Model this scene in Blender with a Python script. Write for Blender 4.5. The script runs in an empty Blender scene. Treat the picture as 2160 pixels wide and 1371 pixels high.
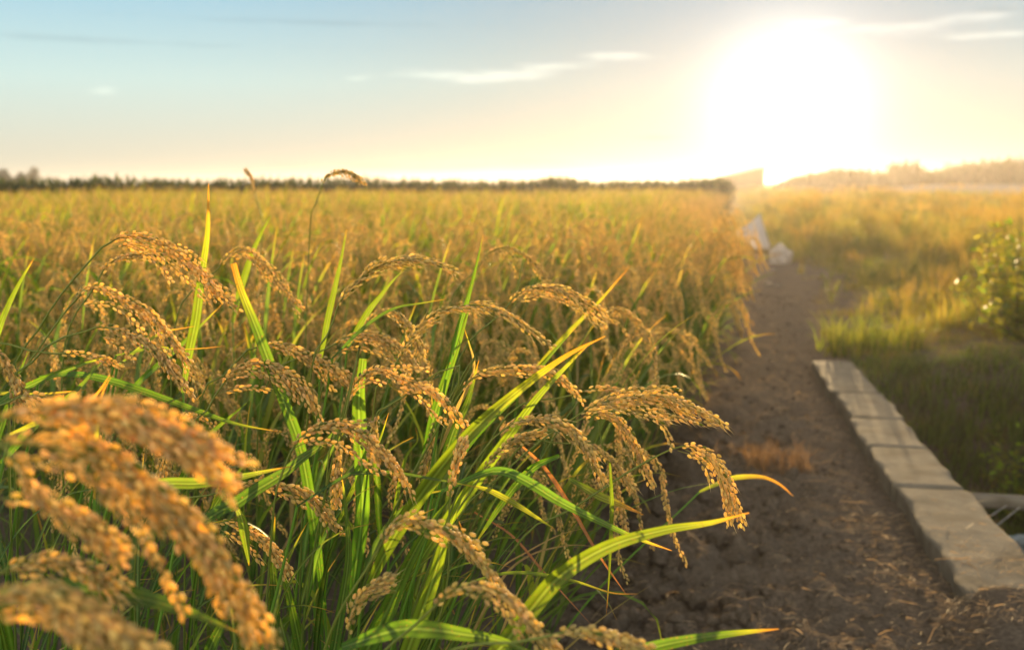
import bpy, math, random
import numpy as np
from mathutils import Vector
R = math.radians
rng = np.random.default_rng(11)
random.seed(11)
SC = bpy.context.scene
COL = SC.collection

# ------------------------------------------------------------------ camera
F = 2100.0                       # focal length in pixels of the 2160 px wide photograph
CAM = np.array([0.0, 0.0, 1.0])
PITCH = math.atan((685.5 - 384.0) / F)
FWD = np.array([0, math.cos(PITCH), -math.sin(PITCH)])
UP = np.array([0, math.sin(PITCH), math.cos(PITCH)])
cam = bpy.data.cameras.new('camera'); cam_o = bpy.data.objects.new('camera', cam); COL.objects.link(cam_o)
cam.sensor_width = 36; cam.lens = 35; cam.clip_start = 0.02; cam.clip_end = 5000
cam.dof.use_dof = True; cam.dof.focus_distance = 1.16; cam.dof.aperture_fstop = 5.0; cam.dof.aperture_blades = 9
cam_o.location = CAM; cam_o.rotation_euler = (R(90) - PITCH, 0, 0)
SC.camera = cam_o

def ray(px, py):
    return FWD + UP * ((685.5 - py) / F) + np.array([(px - 1080) / F, 0, 0])
def at(px, py, Y):               # the point on the pixel's ray that lies Y metres ahead
    d = ray(px, py); return CAM + d * (Y / d[1])
def ground(px, py, z=0.0):       # the point on the pixel's ray at height z
    d = ray(px, py); return CAM + d * ((z - CAM[2]) / d[2])

# ------------------------------------------------------------------ sky, sun, exposure
sd = ray(1662, 220); sd = sd / np.linalg.norm(sd)
SUN_EL = math.asin(sd[2]); SUN_AZ = math.atan2(sd[0], sd[1])
W = bpy.data.worlds.new('World'); SC.world = W; W.use_nodes = True
nt = W.node_tree; nt.nodes.clear()
def N(tree, kind, **kw):
    n = tree.nodes.new(kind)
    for k, v in kw.items():
        if k == 'ins':
            for i, x in v.items(): n.inputs[i].default_value = x
        else: setattr(n, k, v)
    return n
def math_(tree, op, a, b=None, clamp=False):
    n = tree.nodes.new('ShaderNodeMath'); n.operation = op; n.use_clamp = clamp
    for i, x in enumerate((a, b)):
        if x is None: continue
        if isinstance(x, (int, float)): n.inputs[i].default_value = x
        else: tree.links.new(x, n.inputs[i])
    return n.outputs[0]
def mixc(tree, fac, a, b, blend='MIX'):
    n = tree.nodes.new('ShaderNodeMix'); n.data_type = 'RGBA'; n.blend_type = blend
    for i, x in ((0, fac), (6, a), (7, b)):
        if isinstance(x, (int, float)): n.inputs[i].default_value = x
        elif isinstance(x, tuple): n.inputs[i].default_value = (*x, 1)[:4]
        else: tree.links.new(x, n.inputs[i])
    return n.outputs[2]
sky = N(nt, 'ShaderNodeTexSky', sky_type='NISHITA', sun_disc=False, sun_elevation=SUN_EL, sun_rotation=SUN_AZ,
        altitude=0, air_density=1.0, dust_density=1.6, ozone_density=2.0)
tc = N(nt, 'ShaderNodeTexCoord')
nrm = N(nt, 'ShaderNodeVectorMath', operation='NORMALIZE'); nt.links.new(tc.outputs['Generated'], nrm.inputs[0])
sep = N(nt, 'ShaderNodeSeparateXYZ'); nt.links.new(nrm.outputs[0], sep.inputs[0])
dot = N(nt, 'ShaderNodeVectorMath', operation='DOT_PRODUCT'); nt.links.new(nrm.outputs[0], dot.inputs[0]); dot.inputs[1].default_value = tuple(sd)
ang = math_(nt, 'ARCCOSINE', math_(nt, 'MINIMUM', dot.outputs['Value'], 0.999999))
elev = math_(nt, 'ARCSINE', sep.outputs['Z'])
az = math_(nt, 'ARCTAN2', sep.outputs['X'], sep.outputs['Y'])
def gauss(x, s):                 # exp(-(x/s)^2)
    q = math_(nt, 'DIVIDE', x, s); q = math_(nt, 'MULTIPLY', q, q)
    return math_(nt, 'EXPONENT', math_(nt, 'MULTIPLY', q, -1.0))
# the sun's aureole in thin high cloud
core = gauss(ang, R(3.3)); mid = gauss(ang, R(8.5)); wide = gauss(ang, R(22))
# thin clouds: streaky noise kept to a few patches of the sky
pv = N(nt, 'ShaderNodeCombineXYZ')
nt.links.new(math_(nt, 'MULTIPLY', az, 14.0), pv.inputs[0]); nt.links.new(math_(nt, 'MULTIPLY', elev, 75.0), pv.inputs[1])
cn = N(nt, 'ShaderNodeTexNoise', ins={'Scale': 1.0, 'Detail': 5.0, 'Roughness': 0.55}); nt.links.new(pv.outputs[0], cn.inputs['Vector'])
def patch(px, py, wpx, hpx):
    d = ray(px, py); d = d / np.linalg.norm(d)
    a = gauss(math_(nt, 'SUBTRACT', az, math.atan2(d[0], d[1])), wpx / F)
    b = gauss(math_(nt, 'SUBTRACT', elev, math.asin(d[2])), hpx / F)
    return math_(nt, 'MULTIPLY', a, b)
def cloud_amount(patches, lo, hi):
    tot = None
    for p in patches:
        q = math_(nt, 'MULTIPLY', patch(*p[:4]), p[4]); tot = q if tot is None else math_(nt, 'ADD', tot, q)
    s = math_(nt, 'ADD', math_(nt, 'MULTIPLY', cn.outputs['Fac'], 1.0), math_(nt, 'MULTIPLY', tot, 0.5))
    r = N(nt, 'ShaderNodeMapRange', interpolation_type='SMOOTHSTEP', ins={'From Min': lo, 'From Max': hi}); nt.links.new(s, r.inputs['Value'])
    return math_(nt, 'MULTIPLY', r.outputs[0], math_(nt, 'MINIMUM', math_(nt, 'MULTIPLY', tot, 2.0), 1.0))
bright = cloud_amount([(1000, 162, 150, 14, 1.0), (1300, 118, 90, 10, .8), (1150, 140, 130, 10, .6), (750, 166, 36, 9, .5), (225, 193, 36, 9, .45),
                       (1720, 45, 70, 12, .7), (1900, 60, 120, 14, .75), (2090, 32, 80, 12, .7), (2080, 76, 90, 9, .65)], 0.58, 1.02)
dark = cloud_amount([(1400, 290, 60, 8, .8), (900, 352, 420, 10, .7), (300, 90, 420, 8, .6), (700, 50, 500, 8, .5), (2110, 22, 60, 8, .8), (1930, 45, 60, 8, .5), (1150, 345, 100, 12, .8)], 0.55, 0.95)
grade = N(nt, 'ShaderNodeHueSaturation', ins={'Saturation': 0.8, 'Value': 0.07, 'Hue': 0.5}); nt.links.new(sky.outputs[0], grade.inputs['Color'])
SKY_K = 0.075
def vscale(col, k):              # colour times a scalar socket
    n = N(nt, 'ShaderNodeVectorMath', operation='SCALE')
    if isinstance(col, tuple): n.inputs[0].default_value = col
    else: nt.links.new(col, n.inputs[0])
    if isinstance(k, (int, float)): n.inputs['Scale'].default_value = k
    else: nt.links.new(k, n.inputs['Scale'])
    return n.outputs[0]
def vadd(a, b):
    n = N(nt, 'ShaderNodeVectorMath', operation='ADD'); nt.links.new(a, n.inputs[0]); nt.links.new(b, n.inputs[1]); return n.outputs[0]
# light from a hazy evening sky: warm at the horizon, blue a hand higher, pale fill added overhead, out of view
hz = N(nt, 'ShaderNodeValToRGB'); nt.links.new(math_(nt, 'DIVIDE', elev, R(90)), hz.inputs[0])
STOPS = [(0.0, (.62, .58, .43)), (.022, (.61, .62, .51)), (.06, (.55, .71, .67)), (.115, (.31, .55, .68)), (.2, (.34, .46, .55)), (.4, (.50, .49, .46)), (1.0, (.55, .53, .50))]
el_ = hz.color_ramp.elements
while len(el_) < len(STOPS): el_.new(0.5)
for e, (p, c) in zip(el_, STOPS): e.position = p; e.color = (*c, 1)
near_sun = gauss(ang, R(22))
tot = vadd(grade.outputs[0], vscale(hz.outputs[0], math_(nt, 'MULTIPLY', math_(nt, 'SUBTRACT', 1.0, math_(nt, 'MULTIPLY', near_sun, .58)), 6.2)))
tot = vadd(tot, vscale((7.5, 6.8, 5.6), core))
tot = vadd(tot, vscale((.5, .5, .62), mid))
tot = vadd(tot, vscale((.36, .37, .52), wide))
tot = vadd(tot, vscale((1.6, 1.4, 1.1), bright))
# warm fill light added in the unseen sky behind the camera, lifting shadows
back_fill = N(nt, 'ShaderNodeMapRange', interpolation_type='SMOOTHSTEP', ins={'From Min': -0.25, 'From Max': -0.95}); nt.links.new(dot.outputs['Value'], back_fill.inputs['Value'])
tot = vadd(tot, vscale((8.5, 7.4, 5.4), back_fill.outputs[0]))
tot = vscale(tot, math_(nt, 'SUBTRACT', 1.0, math_(nt, 'MULTIPLY', dark, 0.12)))
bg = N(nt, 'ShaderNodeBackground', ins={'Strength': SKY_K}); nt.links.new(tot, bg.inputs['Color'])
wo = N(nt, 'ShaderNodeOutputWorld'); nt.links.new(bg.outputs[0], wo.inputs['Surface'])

sl = bpy.data.lights.new('sun', 'SUN'); sl.energy = 5.0; sl.angle = R(0.55); sl.color = (1.0, 0.68, 0.32)
so = bpy.data.objects.new('sun', sl); COL.objects.link(so)
so.rotation_euler = Vector(tuple(sd)).to_track_quat('Z', 'Y').to_euler(); so.location = (20, 60, 30)
vs = SC.view_settings; SC.display_settings.display_device = 'sRGB'
vs.view_transform = 'Standard'; vs.look = 'None'; vs.gamma = 1; vs.exposure = 1.3; vs.use_curve_mapping = False
cy = SC.cycles
cy.use_denoising = True
cy.max_bounces = 8; cy.diffuse_bounces = 3; cy.glossy_bounces = 2; cy.transmission_bounces = 5; cy.transparent_max_bounces = 8; cy.volume_bounces = 0
cy.caustics_reflective = False; cy.caustics_refractive = False
cy.sample_clamp_indirect = 6.0

# ------------------------------------------------------------------ helpers
def link(o, parent=None):
    COL.objects.link(o)
    if parent is not None: o.parent = parent
    return o
def tag(o, label=None, cat=None, group=None, kind=None):
    for k, v in (('label', label), ('category', cat), ('group', group), ('kind', kind)):
        if v: o[k] = v
    return o
def empty(name, loc, label=None, cat=None, group=None):
    o = bpy.data.objects.new(name, None); o.empty_display_size = 0.05; link(o); o.location = tuple(loc)
    return tag(o, label, cat, group)
class MB:                        # collects pieces into ONE mesh: points, faces, a colour per point
    def __init__(s): s.v = []; s.c = []; s.q = []; s.t = []; s.n = 0
    def add(s, v, col, quads=None, tris=None):
        v = np.asarray(v, float).reshape(-1, 3); c = np.asarray(col, float)
        if c.ndim == 1: c = np.tile(c, (len(v), 1))
        s.v.append(v); s.c.append(c)
        if quads is not None and len(quads): s.q.append(np.asarray(quads).reshape(-1, 4) + s.n)
        if tris is not None and len(tris): s.t.append(np.asarray(tris).reshape(-1, 3) + s.n)
        s.n += len(v)
    def mesh(s, name, mat, smooth=True):
        me = bpy.data.meshes.new(name)
        v = np.concatenate(s.v); c = np.concatenate(s.c)
        q = np.concatenate(s.q) if s.q else np.zeros((0, 4), int); t = np.concatenate(s.t) if s.t else np.zeros((0, 3), int)
        me.vertices.add(len(v)); me.vertices.foreach_set('co', v.astype(np.float32).ravel())
        me.loops.add(q.size + t.size)
        me.loops.foreach_set('vertex_index', np.concatenate([q.ravel(), t.ravel()]).astype(np.int32))
        me.polygons.add(len(q) + len(t))
        st = np.concatenate([np.arange(len(q)) * 4, q.size + np.arange(len(t)) * 3]).astype(np.int32)
        me.polygons.foreach_set('loop_start', st)
        try: me.polygons.foreach_set('loop_total', np.concatenate([np.full(len(q), 4), np.full(len(t), 3)]).astype(np.int32))
        except Exception: pass
        me.polygons.foreach_set('use_smooth', np.full(len(q) + len(t), smooth))
        a = me.attributes.new('tint', 'FLOAT_COLOR', 'POINT')
        a.data.foreach_set('color', np.hstack([c[:, :3], np.ones((len(c), 1))]).astype(np.float32).ravel())
        me.update(calc_edges=True)
        for m in (mat if isinstance(mat, (list, tuple)) else [mat]): me.materials.append(m)
        return me
    def build(s, name, mat, parent=None, loc=None, smooth=True):
        o = bpy.data.objects.new(name, s.mesh(name, mat, smooth)); link(o, parent)
        if loc is not None: o.location = tuple(loc)
        return o

def unit(v):
    v = np.asarray(v, float); return v / np.maximum(np.linalg.norm(v, axis=-1, keepdims=True), 1e-9)
def spline(P, n):                # Catmull-Rom through the points, resampled evenly to n points
    P = np.asarray(P, float)
    if len(P) == 2: return P[0] + (P[1] - P[0]) * np.linspace(0, 1, n)[:, None]
    Q = np.vstack([2 * P[0] - P[1], P, 2 * P[-1] - P[-2]]); out = []
    for i in range(1, len(Q) - 2):
        t = np.linspace(0, 1, 16, endpoint=False)[:, None]; a, b, c, d = Q[i-1:i+3]
        out.append(0.5 * (2*b + (c-a)*t + (2*a-5*b+4*c-d)*t*t + (3*b-a-3*c+d)*t**3))
    return resample(np.vstack(out + [P[-1:]]), n)
def resample(P, n):
    s = np.concatenate([[0], np.cumsum(np.linalg.norm(np.diff(P, axis=0), axis=1))])
    x = np.linspace(0, s[-1], n); return np.stack([np.interp(x, s, P[:, k]) for k in range(3)], 1)
def arclen(P): return np.linalg.norm(np.diff(P, axis=0), axis=1).sum()
def tangents(P): return unit(np.gradient(P, axis=0))
def tube(mb, P, r, col, k=5):
    P = np.asarray(P, float); n = len(P); T = tangents(P); r = np.broadcast_to(np.asarray(r, float), (n,))
    ref = np.array([0.31, 0.9, 0.2]); A = unit(np.cross(T, ref)); B = np.cross(T, A)
    th = np.arange(k) / k * 2 * math.pi
    v = P[:, None] + r[:, None, None] * (A[:, None] * np.cos(th)[None, :, None] + B[:, None] * np.sin(th)[None, :, None])
    i = np.arange(n - 1)[:, None]; j = np.arange(k)[None]; j2 = (j + 1) % k
    q = np.stack([i*k+j, i*k+j2, (i+1)*k+j2, (i+1)*k+j], -1).reshape(-1, 4)
    c = np.asarray(col, float); c = c if c.ndim == 1 else np.repeat(c, k, 0)
    mb.add(v.reshape(-1, 3), c, q)
def vnoise(x, y, seed=0):        # smooth lattice noise, -1..1
    xi = np.floor(x).astype(np.int64); yi = np.floor(y).astype(np.int64); fx = x - xi; fy = y - yi
    def h(a, b):
        n = (a * 374761393 + b * 668265263 + seed * 974711) & 0x7fffffff
        n = ((n ^ (n >> 13)) * 1274126177) & 0x7fffffff
        return ((n ^ (n >> 16)) & 0xffff) / 32767.5 - 1
    u = fx*fx*(3-2*fx); w = fy*fy*(3-2*fy)
    return (h(xi, yi)*(1-u)+h(xi+1, yi)*u)*(1-w) + (h(xi, yi+1)*(1-u)+h(xi+1, yi+1)*u)*w
def fbm(x, y, o=4, seed=0):
    t = 0; a = 1.0
    for i in range(o): t = t + a * vnoise(x * 2**i, y * 2**i, seed + i * 7); a *= 0.5
    return t
def sstep(x, a, b):
    t = np.clip((x - a) / (b - a), 0, 1); return t * t * (3 - 2 * t)

# ------------------------------------------------------------------ materials
def mat_new(name):
    m = bpy.data.materials.new(name); m.use_nodes = True; t = m.node_tree; t.nodes.clear(); return m, t
def plant_mat(name, trans=0.45, rough=0.45, tcol=(1.0, 1.0, 1.0), tgain=1.6, vein=0.0, var=0.25, spec=0.35, bump=0.0, sheen=0.0):
    m, t = mat_new(name)
    a = N(t, 'ShaderNodeAttribute', attribute_name='tint'); oi = N(t, 'ShaderNodeObjectInfo')
    col = a.outputs['Color']
    gm = N(t, 'ShaderNodeNewGeometry'); nz = N(t, 'ShaderNodeTexNoise', ins={'Scale': 60.0, 'Detail': 3.0}); t.links.new(gm.outputs['Position'], nz.inputs['Vector'])
    k = math_(t, 'ADD', 1 - var / 2, math_(t, 'MULTIPLY', oi.outputs['Random'], var * 0.6))
    k = math_(t, 'ADD', k, math_(t, 'MULTIPLY', math_(t, 'SUBTRACT', nz.outputs['Fac'], 0.5), var))
    sc_ = N(t, 'ShaderNodeVectorMath', operation='SCALE'); t.links.new(col, sc_.inputs[0]); t.links.new(k, sc_.inputs['Scale'])
    if vein:
        sp = N(t, 'ShaderNodeTexNoise', ins={'Scale': 420.0, 'Detail': 3.0}); t.links.new(gm.outputs['Position'], sp.inputs['Vector'])
        rr = N(t, 'ShaderNodeMapRange', ins={'From Min': 0.62, 'From Max': 0.70, 'To Max': vein}); t.links.new(sp.outputs['Fac'], rr.inputs['Value'])
        fl = mixc(t, rr.outputs[0], sc_.outputs[0], (.22, .13, .04))
        sc_ = N(t, 'ShaderNodeVectorMath', operation='SCALE', ins={3: 1.0}); t.links.new(fl, sc_.inputs[0])
    p = N(t, 'ShaderNodeBsdfPrincipled', ins={'Roughness': rough, 'Specular IOR Level': spec})
    if sheen: p.inputs['Sheen Weight'].default_value = sheen; p.inputs['Sheen Roughness'].default_value = 0.4; p.inputs['Sheen Tint'].default_value = (1, .85, .6, 1)
    t.links.new(sc_.outputs[0], p.inputs['Base Color'])
    tr = N(t, 'ShaderNodeBsdfTranslucent')
    mu = N(t, 'ShaderNodeVectorMath', operation='MULTIPLY'); t.links.new(sc_.outputs[0], mu.inputs[0]); mu.inputs[1].default_value = tuple(x * tgain for x in tcol)
    t.links.new(mu.outputs[0], tr.inputs['Color'])
    mx = N(t, 'ShaderNodeMixShader', ins={0: trans}); t.links.new(p.outputs[0], mx.inputs[1]); t.links.new(tr.outputs[0], mx.inputs[2])
    if bump:
        b = N(t, 'ShaderNodeBump', ins={'Strength': bump, 'Distance': 0.001}); n2 = N(t, 'ShaderNodeTexNoise', ins={'Scale': 700.0, 'Detail': 2.0})
        t.links.new(gm.outputs['Position'], n2.inputs['Vector']); t.links.new(n2.outputs['Fac'], b.inputs['Height']); t.links.new(b.outputs[0], p.inputs['Normal'])
    o = N(t, 'ShaderNodeOutputMaterial'); t.links.new(mx.outputs[0], o.inputs['Surface'])
    return m
M_LEAF = plant_mat('rice leaf', 0.5, 0.42, (1.03, 1.05, 0.42), 2.0, var=0.45, vein=.85)
M_GRAIN = plant_mat('rice grain', 0.52, 0.5, (1.05, 1.0, .65), 1.7, var=0.35, bump=0.25, sheen=1.0)
M_STEM = plant_mat('rice stem', 0.25, 0.45, (1.1, 1.0, .5), 1.5, var=0.2)
M_GRASS = plant_mat('grass', 0.5, 0.5, (1.15, 1.0, .45), 3.0, var=0.5)
M_DRY = plant_mat('dry straw', 0.3, 0.7, (1.1, .95, .65), 1.8, var=0.4)
M_CROWN = plant_mat('tree leaves', 0.3, 0.6, (1.1, 1.0, .5), 1.5, var=0.5)
M_BARK = plant_mat('bark', 0.0, 0.9, var=0.4)
def rough_mat(name, c1, c2, scale, bump=0.5, dist=0.01, rough=0.9, c3=None, s3=6.0, spec=0.2):
    m, t = mat_new(name)
    gm = N(t, 'ShaderNodeNewGeometry')
    n1 = N(t, 'ShaderNodeTexNoise', ins={'Scale': scale, 'Detail': 8.0, 'Roughness': 0.65}); t.links.new(gm.outputs['Position'], n1.inputs['Vector'])
    r = N(t, 'ShaderNodeMapRange', ins={'From Min': 0.3, 'From Max': 0.7}); t.links.new(n1.outputs['Fac'], r.inputs['Value'])
    col = mixc(t, r.outputs[0], c1, c2)
    if c3:
        n3 = N(t, 'ShaderNodeTexNoise', ins={'Scale': s3, 'Detail': 5.0}); t.links.new(gm.outputs['Position'], n3.inputs['Vector'])
        r3 = N(t, 'ShaderNodeMapRange', ins={'From Min': 0.5, 'From Max': 0.7}); t.links.new(n3.outputs['Fac'], r3.inputs['Value'])
        col = mixc(t, math_(t, 'MULTIPLY', r3.outputs[0], .65), col, c3)
    p = N(t, 'ShaderNodeBsdfPrincipled', ins={'Roughness': rough, 'Specular IOR Level': spec}); t.links.new(col, p.inputs['Base Color'])
    b = N(t, 'ShaderNodeBump', ins={'Strength': bump, 'Distance': dist})
    n2 = N(t, 'ShaderNodeTexNoise', ins={'Scale': scale * 2.5, 'Detail': 8.0, 'Roughness': 0.7}); t.links.new(gm.outputs['Position'], n2.inputs['Vector'])
    t.links.new(n2.outputs['Fac'], b.inputs['Height']); t.links.new(b.outputs[0], p.inputs['Normal'])
    o = N(t, 'ShaderNodeOutputMaterial'); t.links.new(p.outputs[0], o.inputs['Surface']); return m
M_SOIL = rough_mat('path soil', (0.090, 0.072, 0.056), (0.21, 0.168, 0.13), 80.0, 0.9, 0.012, c3=(0.13, 0.105, 0.08), s3=5.0, spec=0.0)
M_CONC = rough_mat('kerb concrete', (0.13, 0.115, 0.092), (0.22, 0.195, 0.155), 22.0, 0.5, 0.006, 0.9, c3=(0.08, 0.066, 0.046), s3=11.0, spec=.05)
M_ROAD = rough_mat('pale road', (0.20, 0.185, 0.165), (0.27, 0.25, 0.22), 0.5, 0.1, 0.01, spec=0.0)
M_PLAST = plant_mat('white plastic sheet', 0.4, 0.35, (1, .97, .95), 1.0, var=0.1, spec=0.5)
M_WALL = rough_mat('shed wall', (0.07, 0.055, 0.035), (0.11, 0.085, 0.055), 3.0, 0.2)
M_ROOF = rough_mat('shed roof', (0.13, 0.12, 0.11), (0.2, 0.18, 0.16), 3.0, 0.2)
M_WIRE = rough_mat('thin wire', (0.3, 0.29, 0.27), (0.4, 0.38, 0.35), 30.0, 0.1)

# ------------------------------------------------------------------ the lie of the land
EY = np.array([-5, 0, 2.58, 3.4, 5.8, 9.8, 15.5, 40, 100, 700.0]); EX = np.array([-1.3, -0.42, 0.22, 0.50, 1.20, 1.88, 2.72, 8.8, 24.0, 172.0])
def edge(y): return np.interp(y, EY, EX)                       # right-hand edge of the rice field
def kx(y): return 1.09 + 0.1806 * (np.asarray(y) - 2.37)       # left face of the kerb
def verge(y): return np.interp(y, [-5, 2.3, 5.3, 7.9, 12, 16, 40, 120, 700], [0.6, 1.08 + .2, 1.66, 2.34, 3.2, 3.3, 9.0, 24.2, 172])
KW = 0.205
def land(x, y, fine=True):
    x = np.asarray(x, float); y = np.asarray(y, float)
    v = x - verge(y)
    z = 0.22 * sstep(v, 0.2, 2.6) + 0.12 * sstep(v, 2.5, 8.0)
    z = z + sstep(v, 0.1, 1.5) * (0.17 * fbm(x * .6, y * .33, 3, 5) + 0.06 * vnoise(x * 1.7, y * 1.4, 3)) * (1 - sstep(y, 30, 60))
    # ditch to the right of the kerb, closed by a slope at its far end
    dx = x - (kx(y) + KW)
    dmask = sstep(dx, -0.03, 0.02) * (1 - sstep(dx, 1.1, 2.3)) * (1 - sstep(y, 4.5, 5.3))
    z = z * (1 - sstep(dx, -.02, .02) * (1 - sstep(dx, 0.9, 2.4)) * (1 - sstep(y, 4.0, 5.6))) - 0.75 * dmask
    # soil heaped over the near end of the kerb, no ditch this side of it
    nr = 1 - sstep(y, 2.18, 2.30)
    z = np.where(dx > -.4, z * (1 - nr * sstep(x, kx(y) - .1, kx(y))), z) + nr * 0.065 * sstep(x, kx(y) - .12, kx(y) + .06)
    # the paddy floor lies a hand lower than the path
    e = edge(y) - x
    z = z - 0.06 * sstep(e, -0.25, 0.25)
    if fine:
        pm = sstep(x, edge(y) - .5, edge(y) + .1) * (1 - sstep(y, 9, 16))
        w = 1 - sstep(x - edge(y), 0.35, 0.8)
        z = z + pm * (0.006 * fbm(x * 3, y * 3, 3, 21) + 0.007 * fbm(x * 22, y * 22, 3, 8))
        c = fbm(x * 6.5, y * 6.5, 4, 33)
        z = z + pm * w * (0.042 * np.maximum(c, -0.15) + .02 * fbm(x * 24, y * 24, 3, 12)) * (1 - sstep(y, 3.6, 5.0))
    return z
def axis(segs):
    out = []
    for a, b, n in segs: out.append(np.linspace(a, b, n, endpoint=False))
    return np.concatenate(out + [[segs[-1][1]]])
gx = axis([(-420, -60, 10), (-60, -8, 16), (-8, -.6, 26), (-.6, 2.1, 200), (2.1, 4.2, 60), (4.2, 16, 50), (16, 60, 22), (60, 420, 10)])
gy = axis([(-30, -1, 10), (-1, 1.4, 12), (1.4, 4.4, 240), (4.4, 9, 140), (9, 20, 60), (20, 60, 40), (60, 420, 24)])
X, Y = np.meshgrid(gx, gy); Z = land(X, Y)
nx, ny = len(gx), len(gy)
i, j = np.meshgrid(np.arange(nx - 1), np.arange(ny - 1)); a0 = (j * nx + i).ravel()
mb = MB(); mb.add(np.stack([X, Y, Z], -1), (0.2, 0.15, 0.1), np.stack([a0, a0 + 1, a0 + 1 + nx, a0 + nx], 1))
tag(mb.build('ground', M_SOIL), kind='structure')

# pale road beyond the verge, right
def ribbon(name, pts_l, pts_r, zoff, m, n=40):
    A = spline([(*p, 0) for p in pts_l], n); B = spline([(*p, 0) for p in pts_r], n); mb = MB(); k = 7
    f = np.linspace(0, 1, k)[None, :, None]; P = A[:, None] * (1 - f) + B[:, None] * f
    P[..., 2] = .50 + .32 * sstep(P[..., 1], 28, 71) + zoff
    a = (np.arange(n - 1)[:, None] * k + np.arange(k - 1)[None]).ravel()
    mb.add(P.reshape(-1, 3), (.3, .3, .3), np.stack([a, a + 1, a + 1 + k, a + k], 1)); return mb.build(name, m)
tag(ribbon('road', [(17.2, 48), (15.5, 34), (17, 30), (30, 27)], [(30, 71), (38, 71), (48, 71), (70, 71)], 0.0, M_ROAD), kind='structure')

# ------------------------------------------------------------------ rice: builders
GT, GO = np.array([.70, .57, .27]), np.array([.72, .53, .20])
GG = np.array([.54, .46, .16]); GP = np.array([.74, .54, .28])
LG = np.array([.060, .150, .016]); LD = np.array([.030, .090, .016]); LY = np.array([.26, .27, .022]); LO = np.array([.50, .22, .035]); LB = np.array([.42, .28, .13])
LR = np.array([.36, .13, .06])
def grain_shape(k, rings):       # plump hull, pointed towards +x, ridged
    u = np.linspace(0, 1, rings + 2)[1:-1]
    prof = np.sin(math.pi * u ** 0.92) ** 0.62
    th = np.arange(k) / k * 2 * math.pi
    v = [[-0.5, 0, 0]]
    for uu, p in zip(u, prof):
        for t in th: v.append([uu - 0.5, p * 0.275 * math.cos(t), p * 0.205 * math.sin(t)])
    v.append([0.5, 0, 0]); v = np.array(v); last = len(v) - 1
    tr = [[0, 1 + (j + 1) % k, 1 + j] for j in range(k)] + [[last, 1 + (rings-1)*k + j, 1 + (rings-1)*k + (j+1) % k] for j in range(k)]
    q = [[1 + r*k + j, 1 + r*k + (j+1) % k, 1 + (r+1)*k + (j+1) % k, 1 + (r+1)*k + j] for r in range(rings - 1) for j in range(k)]
    return v, np.array(q).reshape(-1, 4).astype(int), np.array(tr)
GRAINS = {0: grain_shape(8, 6), 1: grain_shape(6, 3), 2: grain_shape(4, 1)}
def place_grains(mb, C, D, S, size, cols, lod, g):
    V, Q, T = GRAINS[lod]; n = len(C)
    D = unit(D); S = unit(S - D * (S * D).sum(1, keepdims=True)); U = np.cross(D, S)
    sz = size[:, None, None]
    v = C[:, None] + sz * (D[:, None] * V[None, :, 0:1] + S[:, None] * V[None, :, 1:2] + U[:, None] * V[None, :, 2:3])
    off = (np.arange(n) * len(V))[:, None, None]
    shade = np.repeat(cols, len(V), 0)
    mb.add(v.reshape(-1, 3), shade, (Q[None] + off).reshape(-1, 4) if len(Q) else None, (T[None] + off).reshape(-1, 3))
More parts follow.
